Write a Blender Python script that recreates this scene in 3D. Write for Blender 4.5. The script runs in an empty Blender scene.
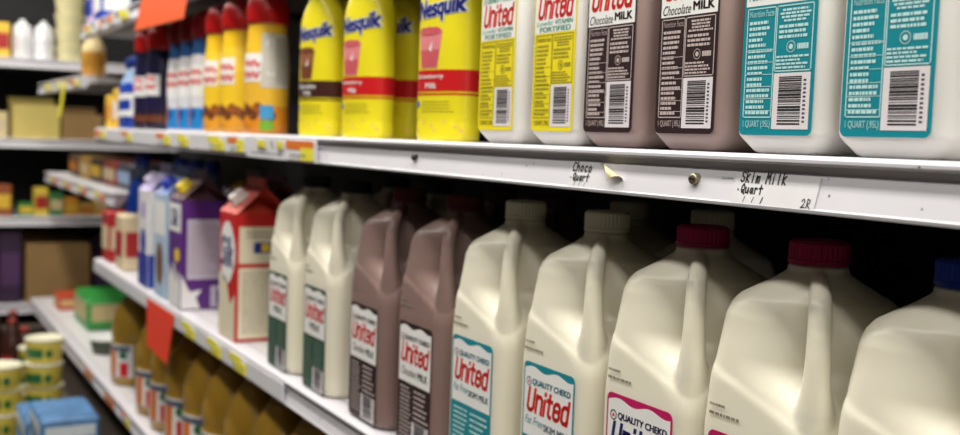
import bpy, math, random
from mathutils import Vector, Matrix
random.seed(11)
sc = bpy.context.scene
col = sc.collection

# ------------------------------------------------------------------ camera
CAM = Vector((0.0, -0.5, 1.354))
yaw, pitch, roll = math.radians(60.0), math.radians(-4.19), math.radians(2.06)
Fw = Vector((-math.sin(yaw) * math.cos(pitch), math.cos(yaw) * math.cos(pitch), math.sin(pitch)))
Rt = Vector((math.cos(yaw), math.sin(yaw), 0))
Up = Rt.cross(Fw)
R2 = Rt * math.cos(roll) + Up * math.sin(roll)
U2 = Up * math.cos(roll) - Rt * math.sin(roll)
cd = bpy.data.cameras.new('camera')
cam = bpy.data.objects.new('camera', cd)
col.objects.link(cam)
cam.matrix_world = Matrix(((R2.x, U2.x, -Fw.x, CAM.x), (R2.y, U2.y, -Fw.y, CAM.y), (R2.z, U2.z, -Fw.z, CAM.z), (0, 0, 0, 1)))
cd.sensor_width = 36.0
cd.lens = 1048.0 / 960.0 * 36.0
cd.clip_start = 0.02
cd.dof.use_dof = True
cd.dof.focus_distance = 0.73
cd.dof.aperture_fstop = 6.4
sc.camera = cam

# ------------------------------------------------------------------ world, exposure
w = bpy.data.worlds.new('store_air'); sc.world = w; w.use_nodes = True
bg = w.node_tree.nodes['Background']
bg.inputs[0].default_value = (1.0, 0.97, 0.93, 1); bg.inputs[1].default_value = 0.02
sc.view_settings.view_transform = 'Standard'
sc.view_settings.look = 'None'
sc.view_settings.exposure = 0.0
sc.view_settings.gamma = 1.0
sc.view_settings.use_curve_mapping = False

# ------------------------------------------------------------------ light of the ceiling tubes (fixtures are built further down)
TUBE_Z = 2.78
TUBES = [(-3.75, -1.1), (-2.25, -1.1), (-0.75, -1.1), (0.75, -1.1), (2.25, -1.1)]
for i, (tx, ty) in enumerate(TUBES):
    ld = bpy.data.lights.new('fluorescent_light', 'AREA')
    ld.shape = 'RECTANGLE'; ld.size = 1.3; ld.size_y = 0.22
    ld.energy = 11.5; ld.color = (1.0, 0.965, 0.90)
    lo = bpy.data.objects.new('fluorescent_light', ld); col.objects.link(lo)
    lo.location = (tx, ty, TUBE_Z - 0.02)

# tubes under the front of the dairy case's canopy
for tx in (-3.4, -2.0, -0.6, 0.8):
    ld = bpy.data.lights.new('canopy_tube_light', 'AREA')
    ld.shape = 'RECTANGLE'; ld.size = 1.35; ld.size_y = 0.16
    ld.energy = 14.0; ld.color = (1.0, 0.96, 0.89)
    lo = bpy.data.objects.new('canopy_tube_light', ld); col.objects.link(lo)
    lo.location = (tx, -0.25, 2.255)

# ------------------------------------------------------------------ materials
def lin(c):
    return tuple(((v / 255.0) / 12.92 if v / 255.0 <= 0.04045 else ((v / 255.0 + 0.055) / 1.055) ** 2.4) for v in c)
MATS = {}
def mat(name, rgb, rough=0.5, var=0.06, scale=30.0, bump=0.0, spec=0.5, sss=0.0, trans=0.0, chips=None, metal=0.0):
    if name in MATS: return MATS[name]
    m = bpy.data.materials.new(name); m.use_nodes = True
    nt = m.node_tree; b = nt.nodes['Principled BSDF']
    c = lin(rgb)
    tc = nt.nodes.new('ShaderNodeTexCoord')
    nz = nt.nodes.new('ShaderNodeTexNoise'); nz.inputs['Scale'].default_value = scale; nz.inputs['Detail'].default_value = 3
    nt.links.new(tc.outputs['Object'], nz.inputs['Vector'])
    rp = nt.nodes.new('ShaderNodeValToRGB')
    rp.color_ramp.elements[0].position = 0.3; rp.color_ramp.elements[1].position = 0.7
    rp.color_ramp.elements[0].color = (*[v * (1 - var) for v in c], 1)
    rp.color_ramp.elements[1].color = (*[min(1, v * (1 + var)) for v in c], 1)
    nt.links.new(nz.outputs['Fac'], rp.inputs['Fac'])
    out = rp.outputs['Color']
    if chips:
        n2 = nt.nodes.new('ShaderNodeTexNoise'); n2.inputs['Scale'].default_value = chips[1]; n2.inputs['Detail'].default_value = 5
        nt.links.new(tc.outputs['Object'], n2.inputs['Vector'])
        r2 = nt.nodes.new('ShaderNodeValToRGB'); r2.color_ramp.elements[0].position = chips[2]; r2.color_ramp.elements[1].position = chips[2] + 0.03
        nt.links.new(n2.outputs['Fac'], r2.inputs['Fac'])
        mx = nt.nodes.new('ShaderNodeMixRGB')
        nt.links.new(r2.outputs['Color'], mx.inputs['Fac'])
        nt.links.new(out, mx.inputs['Color1']); mx.inputs['Color2'].default_value = (*lin(chips[0]), 1)
        out = mx.outputs['Color']
    nt.links.new(out, b.inputs['Base Color'])
    b.inputs['Roughness'].default_value = rough
    b.inputs['Specular IOR Level'].default_value = spec
    b.inputs['Metallic'].default_value = metal
    if sss:
        b.inputs['Subsurface Weight'].default_value = sss
        b.inputs['Subsurface Radius'].default_value = (1.0, 0.85, 0.6); b.inputs['Subsurface Scale'].default_value = 0.012
    if trans: b.inputs['Transmission Weight'].default_value = trans
    if bump:
        bp = nt.nodes.new('ShaderNodeBump'); bp.inputs['Strength'].default_value = bump; bp.inputs['Distance'].default_value = 0.002
        nt.links.new(nz.outputs['Fac'], bp.inputs['Height']); nt.links.new(bp.outputs['Normal'], b.inputs['Normal'])
    MATS[name] = m
    return m

# ------------------------------------------------------------------ mesh building
class MB:
    def __init__(s): s.v, s.f, s.m, s.s = [], [], [], []
    def add(s, verts, faces, m=0, smooth=False):
        o = len(s.v); s.v += [tuple(p) for p in verts]
        for f in faces: s.f.append(tuple(i + o for i in f)); s.m.append(m); s.s.append(smooth)
    def box(s, x0, x1, y0, y1, z0, z1, m=0, c=0.0):
        if c <= 0:
            vs = [(x, y, z) for z in (z0, z1) for y in (y0, y1) for x in (x0, x1)]
            s.add(vs, [(0, 2, 3, 1), (4, 5, 7, 6), (0, 1, 5, 4), (2, 6, 7, 3), (0, 4, 6, 2), (1, 3, 7, 5)], m); return
        def ring(a, z): return [(x0 + a[0], y0 + a[1], z), (x1 - a[0], y0 + a[1], z), (x1 - a[1], y0 + a[0], z), (x1 - a[1], y1 - a[0], z),
                                (x1 - a[0], y1 - a[1], z), (x0 + a[0], y1 - a[1], z), (x0 + a[1], y1 - a[0], z), (x0 + a[1], y0 + a[0], z)]
        s.loft([ring((1.7 * c, c), z0), ring((c, 0), z0 + c), ring((c, 0), z1 - c), ring((1.7 * c, c), z1)], m, True, True, False)
    def loft(s, rings, m=0, cap0=True, cap1=True, smooth=True, closed=True):
        n = len(rings[0]); vs = [p for r in rings for p in r]; fs = []
        for k in range(len(rings) - 1):
            for i in range(n if closed else n - 1):
                j = (i + 1) % n
                fs.append((k * n + i, k * n + j, (k + 1) * n + j, (k + 1) * n + i))
        ms = m if isinstance(m, list) else None
        o = len(s.v); s.v += [tuple(p) for p in vs]
        nn = n if closed else n - 1
        for q, f in enumerate(fs):
            s.f.append(tuple(i + o for i in f)); s.m.append(ms[q // nn] if ms else m); s.s.append(smooth)
        if cap0: s.f.append(tuple(o + i for i in reversed(range(n)))); s.m.append(ms[0] if ms else m); s.s.append(False)
        if cap1: s.f.append(tuple(o + (len(rings) - 1) * n + i for i in range(n))); s.m.append(ms[-1] if ms else m); s.s.append(False)
    def lathe(s, prof, n=32, m=0, cx=0, cy=0, cap0=True, cap1=True, smooth=True):
        s.loft([[(cx + r * math.cos(2 * math.pi * i / n), cy + r * math.sin(2 * math.pi * i / n), z) for i in range(n)] for r, z in prof], m, cap0, cap1, smooth)
    def tube(s, path, rad, n=12, m=0, flat=1.0, side=None):
        rings = []
        P = [Vector(p) for p in path]
        for i, p in enumerate(P):
            t = (P[min(i + 1, len(P) - 1)] - P[max(i - 1, 0)]).normalized()
            ref = Vector(side) if side else (Vector((0, 0, 1)) if abs(t.z) < 0.9 else Vector((1, 0, 0)))
            a = ref - t * ref.dot(t); a.normalize(); b = t.cross(a)
            r = rad[i] if isinstance(rad, (list, tuple)) else rad
            rings.append([p + a * (r * math.cos(2 * math.pi * k / n)) + b * (r * flat * math.sin(2 * math.pi * k / n)) for k in range(n)])
        s.loft(rings, m)
    def build(s, name, mats, parent=None):
        me = bpy.data.meshes.new(name)
        me.from_pydata(s.v, [], s.f)
        for mm in (mats if isinstance(mats, (list, tuple)) else [mats]): me.materials.append(mm)
        me.polygons.foreach_set('material_index', s.m); me.polygons.foreach_set('use_smooth', s.s)
        me.update()
        o = bpy.data.objects.new(name, me); col.objects.link(o); o.parent = parent
        return o
def tag(o, label, cat, group=None, kind=None):
    o['label'] = label; o['category'] = cat
    if group: o['group'] = group
    if kind: o['kind'] = kind
    return o
def thing(name, label, cat, loc=(0, 0, 0), rz=0.0, group=None):
    o = bpy.data.objects.new(name, None); col.objects.link(o); o.empty_display_size = 0.02
    o.location = loc; o.rotation_euler = (0, 0, rz)
    return tag(o, label, cat, group)
def copy_tree(o, parent=None):
    c = o.copy(); col.objects.link(c); c.parent = parent
    for ch in [k for k in bpy.data.objects if k.parent == o and k != c]: copy_tree(ch, c)
    return c
def dup(root, loc, label, rz=None, scale=None, group=None):
    c = copy_tree(root); c.location = loc; c['label'] = label
    if rz is not None: c.rotation_euler = (0, 0, rz)
    if scale: c.scale = (scale,) * 3
    if group: c['group'] = group
    return c

# ------------------------------------------------------------------ flat print: text and shapes mapped onto a surface
TXT = {}
def text2d(st, shear=0.0, space=1.0):
    k = (st, shear, space)
    if k in TXT: return TXT[k]
    cu = bpy.data.curves.new('t', 'FONT'); cu.body = st; cu.size = 1; cu.shear = shear; cu.space_character = space
    cu.resolution_u = 3; cu.fill_mode = 'FRONT'
    ob = bpy.data.objects.new('t', cu)
    me = bpy.data.meshes.new_from_object(ob)
    vs = [(v.co.x, v.co.y) for v in me.vertices]; fs = [tuple(p.vertices) for p in me.polygons]
    bpy.data.objects.remove(ob); bpy.data.curves.remove(cu); bpy.data.meshes.remove(me)
    xs = [a for a, b in vs]; ys = [b for a, b in vs]
    x0, x1, y0, y1 = min(xs), max(xs), min(ys), max(ys)
    vs = [((a - x0) / (x1 - x0), (b - y0) / (y1 - y0)) for a, b in vs]
    TXT[k] = (vs, fs); return TXT[k]
class Print:
    """flat artwork in (u, v); mapf(u, v, h) puts it on a surface at height h above it"""
    def __init__(s, mapf): s.mb = MB(); s.map = mapf
    def text(s, st, u, v, wd, ht, m=0, h=0.0006, bold=0.0, shear=0.0, slope=0.0, space=1.0):
        vs, fs = text2d(st, shear, space)
        bx = bold * 1.6 * wd / max(1.0, 0.62 * len(st)); by = bold * 1.2 * ht   # heavier print: the outline struck again slightly shifted
        for dx, dy in ([(0, 0)] if bold == 0 else [(-1, -.6), (1, -.6), (-1, .6), (1, .6), (0, 0)]):
            s.mb.add([s.map(u + a * wd + dx * bx, v + b * ht + dy * by + slope * a * wd, h) for a, b in vs], fs, m)
    def poly(s, pts, m=0, h=0.0005):
        s.mb.add([s.map(a, b, h) for a, b in pts], [tuple(range(len(pts)))], m)
    def rect(s, u0, u1, v0, v1, m=0, h=0.0005, nu=1, nv=1):
        vs = [s.map(u0 + (u1 - u0) * i / nu, v0 + (v1 - v0) * j / nv, h) for j in range(nv + 1) for i in range(nu + 1)]
        fs = [(j * (nu + 1) + i, j * (nu + 1) + i + 1, (j + 1) * (nu + 1) + i + 1, (j + 1) * (nu + 1) + i) for j in range(nv) for i in range(nu)]
        s.mb.add(vs, fs, m)
    def frame(s, u0, u1, v0, v1, t, m=0, h=0.0006):
        s.rect(u0, u1, v0, v0 + t, m, h, 4); s.rect(u0, u1, v1 - t, v1, m, h, 4); s.rect(u0, u0 + t, v0, v1, m, h); s.rect(u1 - t, u1, v0, v1, m, h)
    def disc(s, u, v, r, m=0, h=0.0006, n=14, ry=None):
        ry = ry or r
        s.mb.add([s.map(u, v, h)] + [s.map(u + r * math.cos(6.2832 * i / n), v + ry * math.sin(6.2832 * i / n), h) for i in range(n)], [(0, 1 + i, 1 + (i + 1) % n) for i in range(n)], m)
    def stroke(s, pts, t, m=0, h=0.0007):
        K = len(pts) - 2
        for i, ((a, b), (c, d)) in enumerate(zip(pts, pts[1:])):
            L = math.hypot(c - a, d - b) or 1e-6; ex, ey = (c - a) / L * t / 2, (d - b) / L * t / 2
            k0, k1 = float(i == 0), float(i == K)
            s.mb.add([s.map(a - k0 * ex - ey, b - k0 * ey + ex, h), s.map(a - k0 * ex + ey, b - k0 * ey - ex, h), s.map(c + k1 * ex + ey, d + k1 * ey - ex, h), s.map(c + k1 * ex - ey, d + k1 * ey + ex, h)], [(0, 1, 2, 3)], m)
            if i < K: s.disc(c, d, t / 2, m, h, 8)
    def lines(s, u0, u1, v0, v1, n, m=0, h=0.0006, fill=0.55, seed=1, ragged=0.3, center=False):
        r = random.Random(seed); dv = (v1 - v0) / n
        for k in range(n):
            end = u0 + (u1 - u0) * (1 - ragged * r.random()); st = u0
            if center: st = u0 + (u1 - end) / 2; end = u1 - (u1 - end) / 2
            a = st; wd = (u1 - u0)
            while a < end:
                b = min(end, a + wd * (0.05 + 0.14 * r.random()))
                s.rect(a, b, v1 - (k + 0.5 + fill / 2) * dv, v1 - (k + 0.5 - fill / 2) * dv, m, h)
                a = b + wd * 0.025
    def build(s, name, mats, parent=None): return s.mb.build(name, mats, parent)
def rrect(u0, u1, v0, v1, r, n=5):
    P = []
    for cx, cy, a0 in ((u1 - r, v0 + r, -90), (u1 - r, v1 - r, 0), (u0 + r, v1 - r, 90), (u0 + r, v0 + r, 180)):
        for i in range(n + 1):
            a = math.radians(a0 + 90 * i / n); P.append((cx + r * math.cos(a), cy + r * math.sin(a)))
    return P

# colours
WHITE_PRINT = mat('print_white', (238, 238, 236), 0.4, 0.02)
BLACK_PRINT = mat('print_black', (22, 20, 22), 0.5, 0.05)
RED_PRINT = mat('print_red', (214, 34, 28), 0.4, 0.04)
NAVY_PRINT = mat('print_navy', (28, 26, 92), 0.4, 0.04)
TEAL = mat('print_teal', (18, 136, 150), 0.35, 0.03)
TEAL_TEXT = mat('print_pale_teal', (190, 228, 228), 0.4, 0.03)
BROWN = mat('print_dark_brown', (48, 32, 34), 0.35, 0.05)
BROWN_TEXT = mat('print_pale_brown', (196, 180, 178), 0.4, 0.03)
YELLOW = mat('print_yellow', (240, 222, 36), 0.35, 0.04)
OLIVE_TEXT = mat('print_olive', (160, 148, 40), 0.4, 0.05)
GREEN_TEXT = mat('print_sea_green', (60, 168, 140), 0.4, 0.04)
GREEN = mat('print_dark_green', (40, 74, 58), 0.4, 0.08)
GREEN_LINES = mat('print_grey_green', (110, 138, 122), 0.4, 0.05)
MAGENTA = mat('print_magenta', (190, 26, 96), 0.35, 0.04)
PINK_TEXT = mat('print_pale_pink', (238, 196, 214), 0.4, 0.03)
MILK = mat('milk_plastic', (233, 228, 209), 0.33, 0.015, 14, sss=0.25)
MILKW = mat('white_milk_plastic', (236, 234, 228), 0.33, 0.015, 14, sss=0.2)
CHOC = mat('chocolate_milk_plastic', (160, 138, 132), 0.36, 0.03, 18)
CHOCJ = mat('dark_chocolate_milk_plastic', (136, 112, 106), 0.34, 0.03, 18)
RAIL = mat('white_enamel', (208, 206, 212), 0.38, 0.03, 9, chips=((96, 86, 76), 120, 0.70))
DECK = mat('white_shelf_deck', (216, 214, 214), 0.42, 0.03, 9)
DARK = mat('case_shade_lining', (26, 25, 27), 0.7, 0.1)  # near-black: the shade inside the case is put into this colour
STEEL = mat('worn_steel', (150, 142, 120), 0.35, 0.1, metal=0.8)

# ------------------------------------------------------------------ room
def struct(name, mb, m):
    o = mb.build(name, m); o['kind'] = 'structure'; return o
b = MB(); b.box(-7, 3.5, -3.2, 1.2, -0.06, 0); struct('floor', b, mat('floor_vinyl', (132, 124, 112), 0.4, 0.06, 3))
b = MB(); b.box(-7, 3.5, -3.2, 1.2, 2.95, 3.0); struct('ceiling', b, mat('ceiling_tile', (225, 222, 214), 0.8, 0.04, 5))
for (tx, ty) in TUBES:
    t = thing('ceiling_light', 'long fluorescent ceiling fixture above the aisle, %s from the far end' % ['first', 'second', 'third', 'fourth', 'fifth'][TUBES.index((tx, ty))], 'ceiling light', (tx, ty, TUBE_Z), 0, 'fluorescent fixtures above the aisle')
    b = MB(); b.box(-0.68, 0.68, -0.14, 0.14, 0.0, 0.17, 0, 0.01); b.build('housing', mat('fixture_white', (230, 230, 228), 0.5, 0.02), t)

# ------------------------------------------------------------------ cases and shelves
XL, XR = -2.9, 0.75
CASEGREY = mat('case_base_grey', (120, 118, 116), 0.5, 0.05); CANOPY = mat('canopy_white', (220, 220, 220), 0.5, 0.03)
b = MB(); b.box(-4.3, XR, 0.565, 0.60, 0.0, 2.255); struct('wall_back', b, DARK)
b = MB(); b.box(XR + 0.002, XR + 0.04, -0.2, 0.6, 0.5, 2.15); struct('wall_right', b, DARK)
t = thing('refrigerated_case', 'long dairy case base whose white deck carries the yellow tubs', 'display case', (0, 0, 0))
b = MB(); b.box(-4.3, XR, -0.22, 0.56, 0.0, 0.48); b.build('base', CASEGREY, t)
b = MB(); b.box(-4.3, XR, -0.24, 0.56, 0.48, 0.50, 0, 0.004); b.build('deck', mat('deck_grey_brown', (96, 84, 74), 0.6, 0.1), t)
b = MB(); b.box(-4.17, XR + 0.9, -0.42, 0.60, 2.26, 2.33);  tag(b.build('case_canopy', CANOPY), 'white canopy over the long dairy case', 'canopy')

PROFILE = [(0.030, 0.0), (0.004, 0.0), (0.001, -0.0008), (-0.001, -0.0026), (-0.001, -0.0046), (0.0, -0.006), (0.006, -0.0066), (0.0065, -0.0115),
           (0.005, -0.0125), (-0.0005, -0.0325), (-0.0015, -0.0335), (-0.0012, -0.0352), (0.0015, -0.0360), (0.020, -0.0362), (0.020, -0.030), (0.030, -0.022)]
def make_shelf(x0, x1, z, y0, depth, label, rz=0.0, loc=None):
    """shelf running along its own x, front edge at y = 0, top at z = 0"""
    t = thing('shelf', label, 'shelf', loc or (0, y0, z), rz)
    b = MB(); b.box(x0, x1, 0.0285, depth, -0.020, 0.0, 0); b.build('deck', DECK, t)
    b = MB(); b.box(x0 + 0.001, x1 - 0.001, 0.031, depth, -0.023, -0.0202, 0); b.build('underside_shade_plate', mat('underside_shade_grey', (96, 90, 84), 0.6, 0.06), t)  # added plate: the shade under the shelf is put into its dark grey
    b = MB(); n = 24
    b.loft([[(x0 + (x1 - x0) * i / n, y, zz) for (y, zz) in PROFILE] for i in range(n + 1)], 0, True, True, False)
    b.build('price_rail', RAIL, t)
    k = max(2, int((x1 - x0) / 0.9))
    for i in range(k + 1):
        x = x0 + 0.01 + (x1 - x0 - 0.02) * i / k
        b = MB(); b.loft([[(xx, depth * 0.35, -0.022), (xx, depth, -0.022), (xx, depth, -0.075), (xx, depth * 0.9, -0.075)] for xx in (x - 0.002, x + 0.002)], 0, True, True, False)
        b.build('bracket', DARK, t)
    return t
S_UP, S_MID, S_BOT, S_TOP = 1.352, 1.007, 0.700, 1.634
sh_up = make_shelf(XL, XR, S_UP, 0, 0.56, 'long white shelf with handwritten tags carrying the quart milk bottles')
sh_mid = make_shelf(XL, XR, S_MID, 0, 0.56, 'white shelf carrying the half gallon milk jugs and cartons')
make_shelf(-4.25, XR, S_BOT, 0, 0.56, 'lowest white shelf carrying the amber juice bottles')
make_shelf(-3.15, XR, S_TOP, 0, 0.56, 'topmost white shelf above the coffee creamers with orange sign')
make_shelf(-4.05, -3.17, 1.499, 0, 0.56, 'short far shelf with hanging yellow strip')
make_shelf(-4.25, -2.91, 1.178, 0.05, 0.51, 'short far shelf with tag strip above the cardboard box')

# end-of-aisle case, its shelves run along y
b = MB(); b.box(-5.0, -4.955, -1.6, 0.75, 0.0, 2.3); struct('wall_far', b, DARK)
b = MB(); b.box(-4.95, -4.335, -1.6, 0.75, 0.0, 0.58, 0, 0.01); tag(b.build('refrigerated_case', mat('end_case_base', (78, 64, 54), 0.6, 0.08)), 'dark brown base of the refrigerated case across the aisle end', 'display case')
t = thing('case_canopy', 'white canopy with added fill light over the far end case', 'canopy', (-4.3, 0, 2.30))
b = MB(); b.box(-0.66, 0.12, -1.6, 0.75, 0.0, 0.06); b.build('panel', CANOPY, t)
ld = bpy.data.lights.new('far_fill_light', 'AREA'); ld.shape = 'RECTANGLE'; ld.size = 0.12; ld.size_y = 1.6; ld.energy = 9.0; ld.color = (1.0, 0.95, 0.86)  # fill light added to brighten the far end, not a known lamp
lo = bpy.data.objects.new('far_fill_light', ld); col.objects.link(lo); lo.parent = t; lo.location = (0.04, -0.3, -0.01)
E_TOP, E_MID, E_LOW, E_BOT = 1.605, 1.30, 1.0, 0.66
for z, lab in ((E_TOP, 'top shelf of the far end case with white jugs and stacked tubs'), (E_MID, 'middle shelf of the far end case with yellow cartons'),
               (E_LOW, 'lower shelf of the far end case with small green and orange packs'), (E_BOT, 'bottom shelf of the far end case under the cardboard box')):
    make_shelf(-1.55, 0.70, z, 0, 0.6, lab, math.radians(90), (-4.35, 0, z))

# screws of the milk shelf
def screw(x, z, r, parent, mm):
    b = MB(); n = 18
    rings = [[(x + q * math.cos(6.2832 * i / n), y, z + q * math.sin(6.2832 * i / n)) for i in range(n)] for q, y in ((r, 0.006), (r, -0.0006), (r * 0.85, -0.0014), (r * 0.45, -0.0018))]
    b.loft(rings, 0); o = b.build('screw', mm, parent)
    b = MB(); b.box(x - r * 0.7, x + r * 0.7, -0.0019, -0.0012, z - r * 0.13, z + r * 0.13); b.build('screw_slot', BLACK_PRINT, o)
screw(-0.567, -0.0195, 0.0042, sh_up, STEEL)
screw(-1.013, -0.0185, 0.0036, sh_up, mat('dark_screw', (60, 58, 50), 0.4, 0.1, metal=0.6))

# ------------------------------------------------------------------ milk jug (half gallon, handle at the near corner)
def rr_section(hw, r, cn=8, sn=8):
    P = []
    corners = [(hw - r, -(hw - r), -90), (hw - r, hw - r, 0), (-(hw - r), hw - r, 90), (-(hw - r), -(hw - r), 180)]
    for k, (cx, cy, a0) in enumerate(corners):
        for i in range(cn + 1):
            a = math.radians(a0 + 90 * i / cn); P.append((cx + r * math.cos(a), cy + r * math.sin(a)))
        nx, ny, na = corners[(k + 1) % 4]; a = math.radians(na)
        p0 = P[-1]; p1 = (nx + r * math.cos(a), ny + r * math.sin(a))
        for i in range(1, sn): P.append((p0[0] + (p1[0] - p0[0]) * i / sn, p0[1] + (p1[1] - p0[1]) * i / sn))
    return P
def interp(tab, z):
    if z <= tab[0][0]: return tab[0][1:]
    for a, c in zip(tab, tab[1:]):
        if z <= c[0]:
            t = (z - a[0]) / (c[0] - a[0]); return tuple(p + (q - p) * t for p, q in zip(a[1:], c[1:]))
    return tab[-1][1:]
def sstep(a, b, x):
    t = max(0.0, min(1.0, (x - a) / (b - a))); return t * t * (3 - 2 * t)
def smin(a, b, k):
    h = max(0.0, k - abs(a - b)) / k; return min(a, b) - h * h * k * 0.25
JT = [(0.0, 0.0500, 0.020), (0.003, 0.0540, 0.020), (0.010, 0.0565, 0.020), (0.150, 0.0565, 0.020), (0.185, 0.0550, 0.021), (0.232, 0.0505, 0.024), (0.240, 0.0485, 0.0255),
      (0.246, 0.0450, 0.0265), (0.252, 0.0375, 0.0265), (0.258, 0.0290, 0.0240), (0.264, 0.0215, 0.0205), (0.267, 0.0192, 0.0191), (0.2675, 0.0205, 0.0204), (0.2695, 0.0205, 0.0204), (0.270, 0.0165, 0.0164), (0.284, 0.0165, 0.0164)]
def make_jug_meshes(mm):
    b = MB(); zs = [0, 0.0015, 0.003, 0.006, 0.010, 0.03, 0.06, 0.09, 0.12, 0.14] + [0.148 + 0.00175 * i for i in range(48)] + [0.232, 0.236, 0.240, 0.243, 0.246, 0.249, 0.252, 0.255, 0.258, 0.261, 0.264, 0.267, 0.2675, 0.2695, 0.270, 0.284]
    rings = []; q2 = math.sqrt(0.5)
    for z in zs:
        hw, r = interp(JT, z); ring = []
        L = 0.0900 - 0.0480 * sstep(0.150, 0.205, z) - 0.004 * sstep(0.207, 0.25, z)
        for (x, y) in rr_section(hw, min(r, hw - 0.0001), 10, 24):
            # label panel edge: the faces above a falling line step back a little
            if z < 0.262:
                k = sstep(0.0, 0.005, z - (0.1845 - (x + 0.022) * 0.30)) * sstep(0.266, 0.250, z)
                if y < -hw + 0.012: y += 0.0013 * k
                k = sstep(0.0, 0.005, z - (0.1845 - (-y + 0.022) * 0.30)) * sstep(0.266, 0.250, z)
                if x > hw - 0.012: x -= 0.0013 * k
            if z < 0.262:
                q = (x - y) * q2; q_new = smin(q, L, 0.024); d = q - q_new
                x -= d * q2; y += d * q2
            ring.append((x, y, z))
        rings.append(ring)
    b.loft(rings, 0)
    path = [(0.0440, 0.138), (0.0500, 0.150), (0.0520, 0.159), (0.0545, 0.168), (0.0575, 0.180), (0.0598, 0.192), (0.0605, 0.203), (0.0605, 0.215), (0.0592, 0.228), (0.0570, 0.238), (0.0530, 0.2465), (0.0460, 0.2525), (0.0360, 0.2565), (0.024, 0.261), (0.014, 0.264)]
    rad = [0.0195, 0.0195, 0.0180, 0.0155, 0.0125, 0.0100, 0.0088, 0.0082, 0.0079, 0.0078, 0.0077, 0.0074, 0.0068, 0.006, 0.005]
    b.tube([(q * q2, -q * q2, z) for q, z in path], rad, 16, 0, 1.0, (q2, q2, 0))
    # body and handle are blown as one piece: fuse them, smooth the joint, then cut the handle off as a part
    o = b.build('jug_blank', MILK); md = o.modifiers.new('fuse', 'REMESH'); md.mode = 'VOXEL'; md.voxel_size = 0.0014; md.use_smooth_shade = True
    sm = o.modifiers.new('soften', 'SMOOTH'); sm.factor = 0.5; sm.iterations = 7
    dg = bpy.context.evaluated_depsgraph_get(); me = bpy.data.meshes.new_from_object(o.evaluated_get(dg))
    V = [tuple(v.co) for v in me.vertices]; N = [tuple(v.normal) for v in me.vertices]; F = [tuple(p.vertices) for p in me.polygons]
    bpy.data.objects.remove(o)
    def on_handle(p):
        if not 0.176 < p[2] < 0.2515: return False
        q = (p[0] - p[1]) * q2; e = (p[0] + p[1]) * q2; c, rr = interp([(z, qq, r_) for (qq, z), r_ in zip(path, rad)], p[2])
        return math.hypot(q - c, e) < rr + 0.0012 and q > 0.0475
    hv = [on_handle(p) for p in V]
    out = []
    for want in (False, True):
        fs = [f for f in F if all(hv[i] for i in f) == want]; used = sorted({i for f in fs for i in f}); mp = {i: k for k, i in enumerate(used)}
        out.append(([V[i] for i in used], [tuple(mp[i] for i in f) for f in fs], [N[i] for i in used]))
    bpy.data.meshes.remove(me)
    return out
def build_blown(data, name, m, parent):
    key = (name, m.name)
    if key not in BLOWN:
        me = bpy.data.meshes.new(name); me.from_pydata(data[0], [], data[1]); me.materials.append(m)
        me.polygons.foreach_set('use_smooth', [True] * len(data[1])); me.normals_split_custom_set_from_vertices(data[2]); me.update(); BLOWN[key] = me
    o = bpy.data.objects.new(name, BLOWN[key]); col.objects.link(o); o.parent = parent; return o
BLOWN = {}
def ribbed_cap(b, r, z0, z1, n=36):
    def ring(rr, z, rib): return [((rr + (0.0005 if i % 2 else -0.0003) * rib) * math.cos(math.pi * i / n), (rr + (0.0005 if i % 2 else -0.0003) * rib) * math.sin(math.pi * i / n), z) for i in range(2 * n)]
    b.loft([ring(r + 0.0008, z0, 0), ring(r + 0.0008, z0 + 0.003, 0), ring(r, z0 + 0.0035, 1), ring(r, z1 - 0.002, 1), ring(r - 0.0018, z1, 0), ring(r * 0.8, z1, 0), ring(r * 0.78, z1 - 0.0008, 0)], 0, True, True, False)

def flatmap(yf): return lambda u, v, h: (u, -yf - h * 0.45, v)
def wave_header(u0, u1, v0, v1, amp, r):
    n = 24; top = []
    for i in range(n + 1):
        a = i / n; top.append((u1 - (u1 - u0) * a, v1 - amp * (1.1 + math.sin(2 * math.pi * 2.0 * a + 0.6))))
    return [(u0, v0), (u1, v0)] + top
UNITED = [(0.0, [[(0, 1), (0, .14), (.13, 0), (.37, 0), (.5, .14), (.5, 1)]]), (0.74, [[(0, 0), (0, .76)], [(0, .62), (.12, .75), (.34, .75), (.46, .62), (.46, 0)]]), (1.43, [[(0, 0), (0, .66)], [(0, .98), (0, 1.0)]]),
          (1.74, [[(.08, 1.0), (.08, .12), (.18, 0), (.28, 0)], [(-.08, .74), (.28, .74)]]), (2.26, [[(.46, .22), (.46, .12), (.34, 0), (.12, 0), (0, .13), (0, .62), (.12, .75), (.34, .75), (.46, .62), (.46, .40), (0, .40)]]),
          (2.95, [[(.46, 1), (.46, 0)], [(.46, .12), (.34, 0), (.12, 0), (0, .13), (0, .62), (.12, .75), (.34, .75), (.46, .64)]])]
def brand_word(p, u, v, wd, ht, m=0, h=0.0009, t=0.20):
    kx, ky, sl = wd / 3.72, ht / (1 + t), 0.14 * ht
    real = p.map
    p.map = lambda a, c, hh: real(u + (a + t / 2) * kx + sl * c, v + (c + t / 2) * ky, hh)
    for x0, strokes in UNITED:
        for st in strokes: p.stroke([(x0 + a, c) for a, c in st], t, m, h)
    p.map = real
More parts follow.
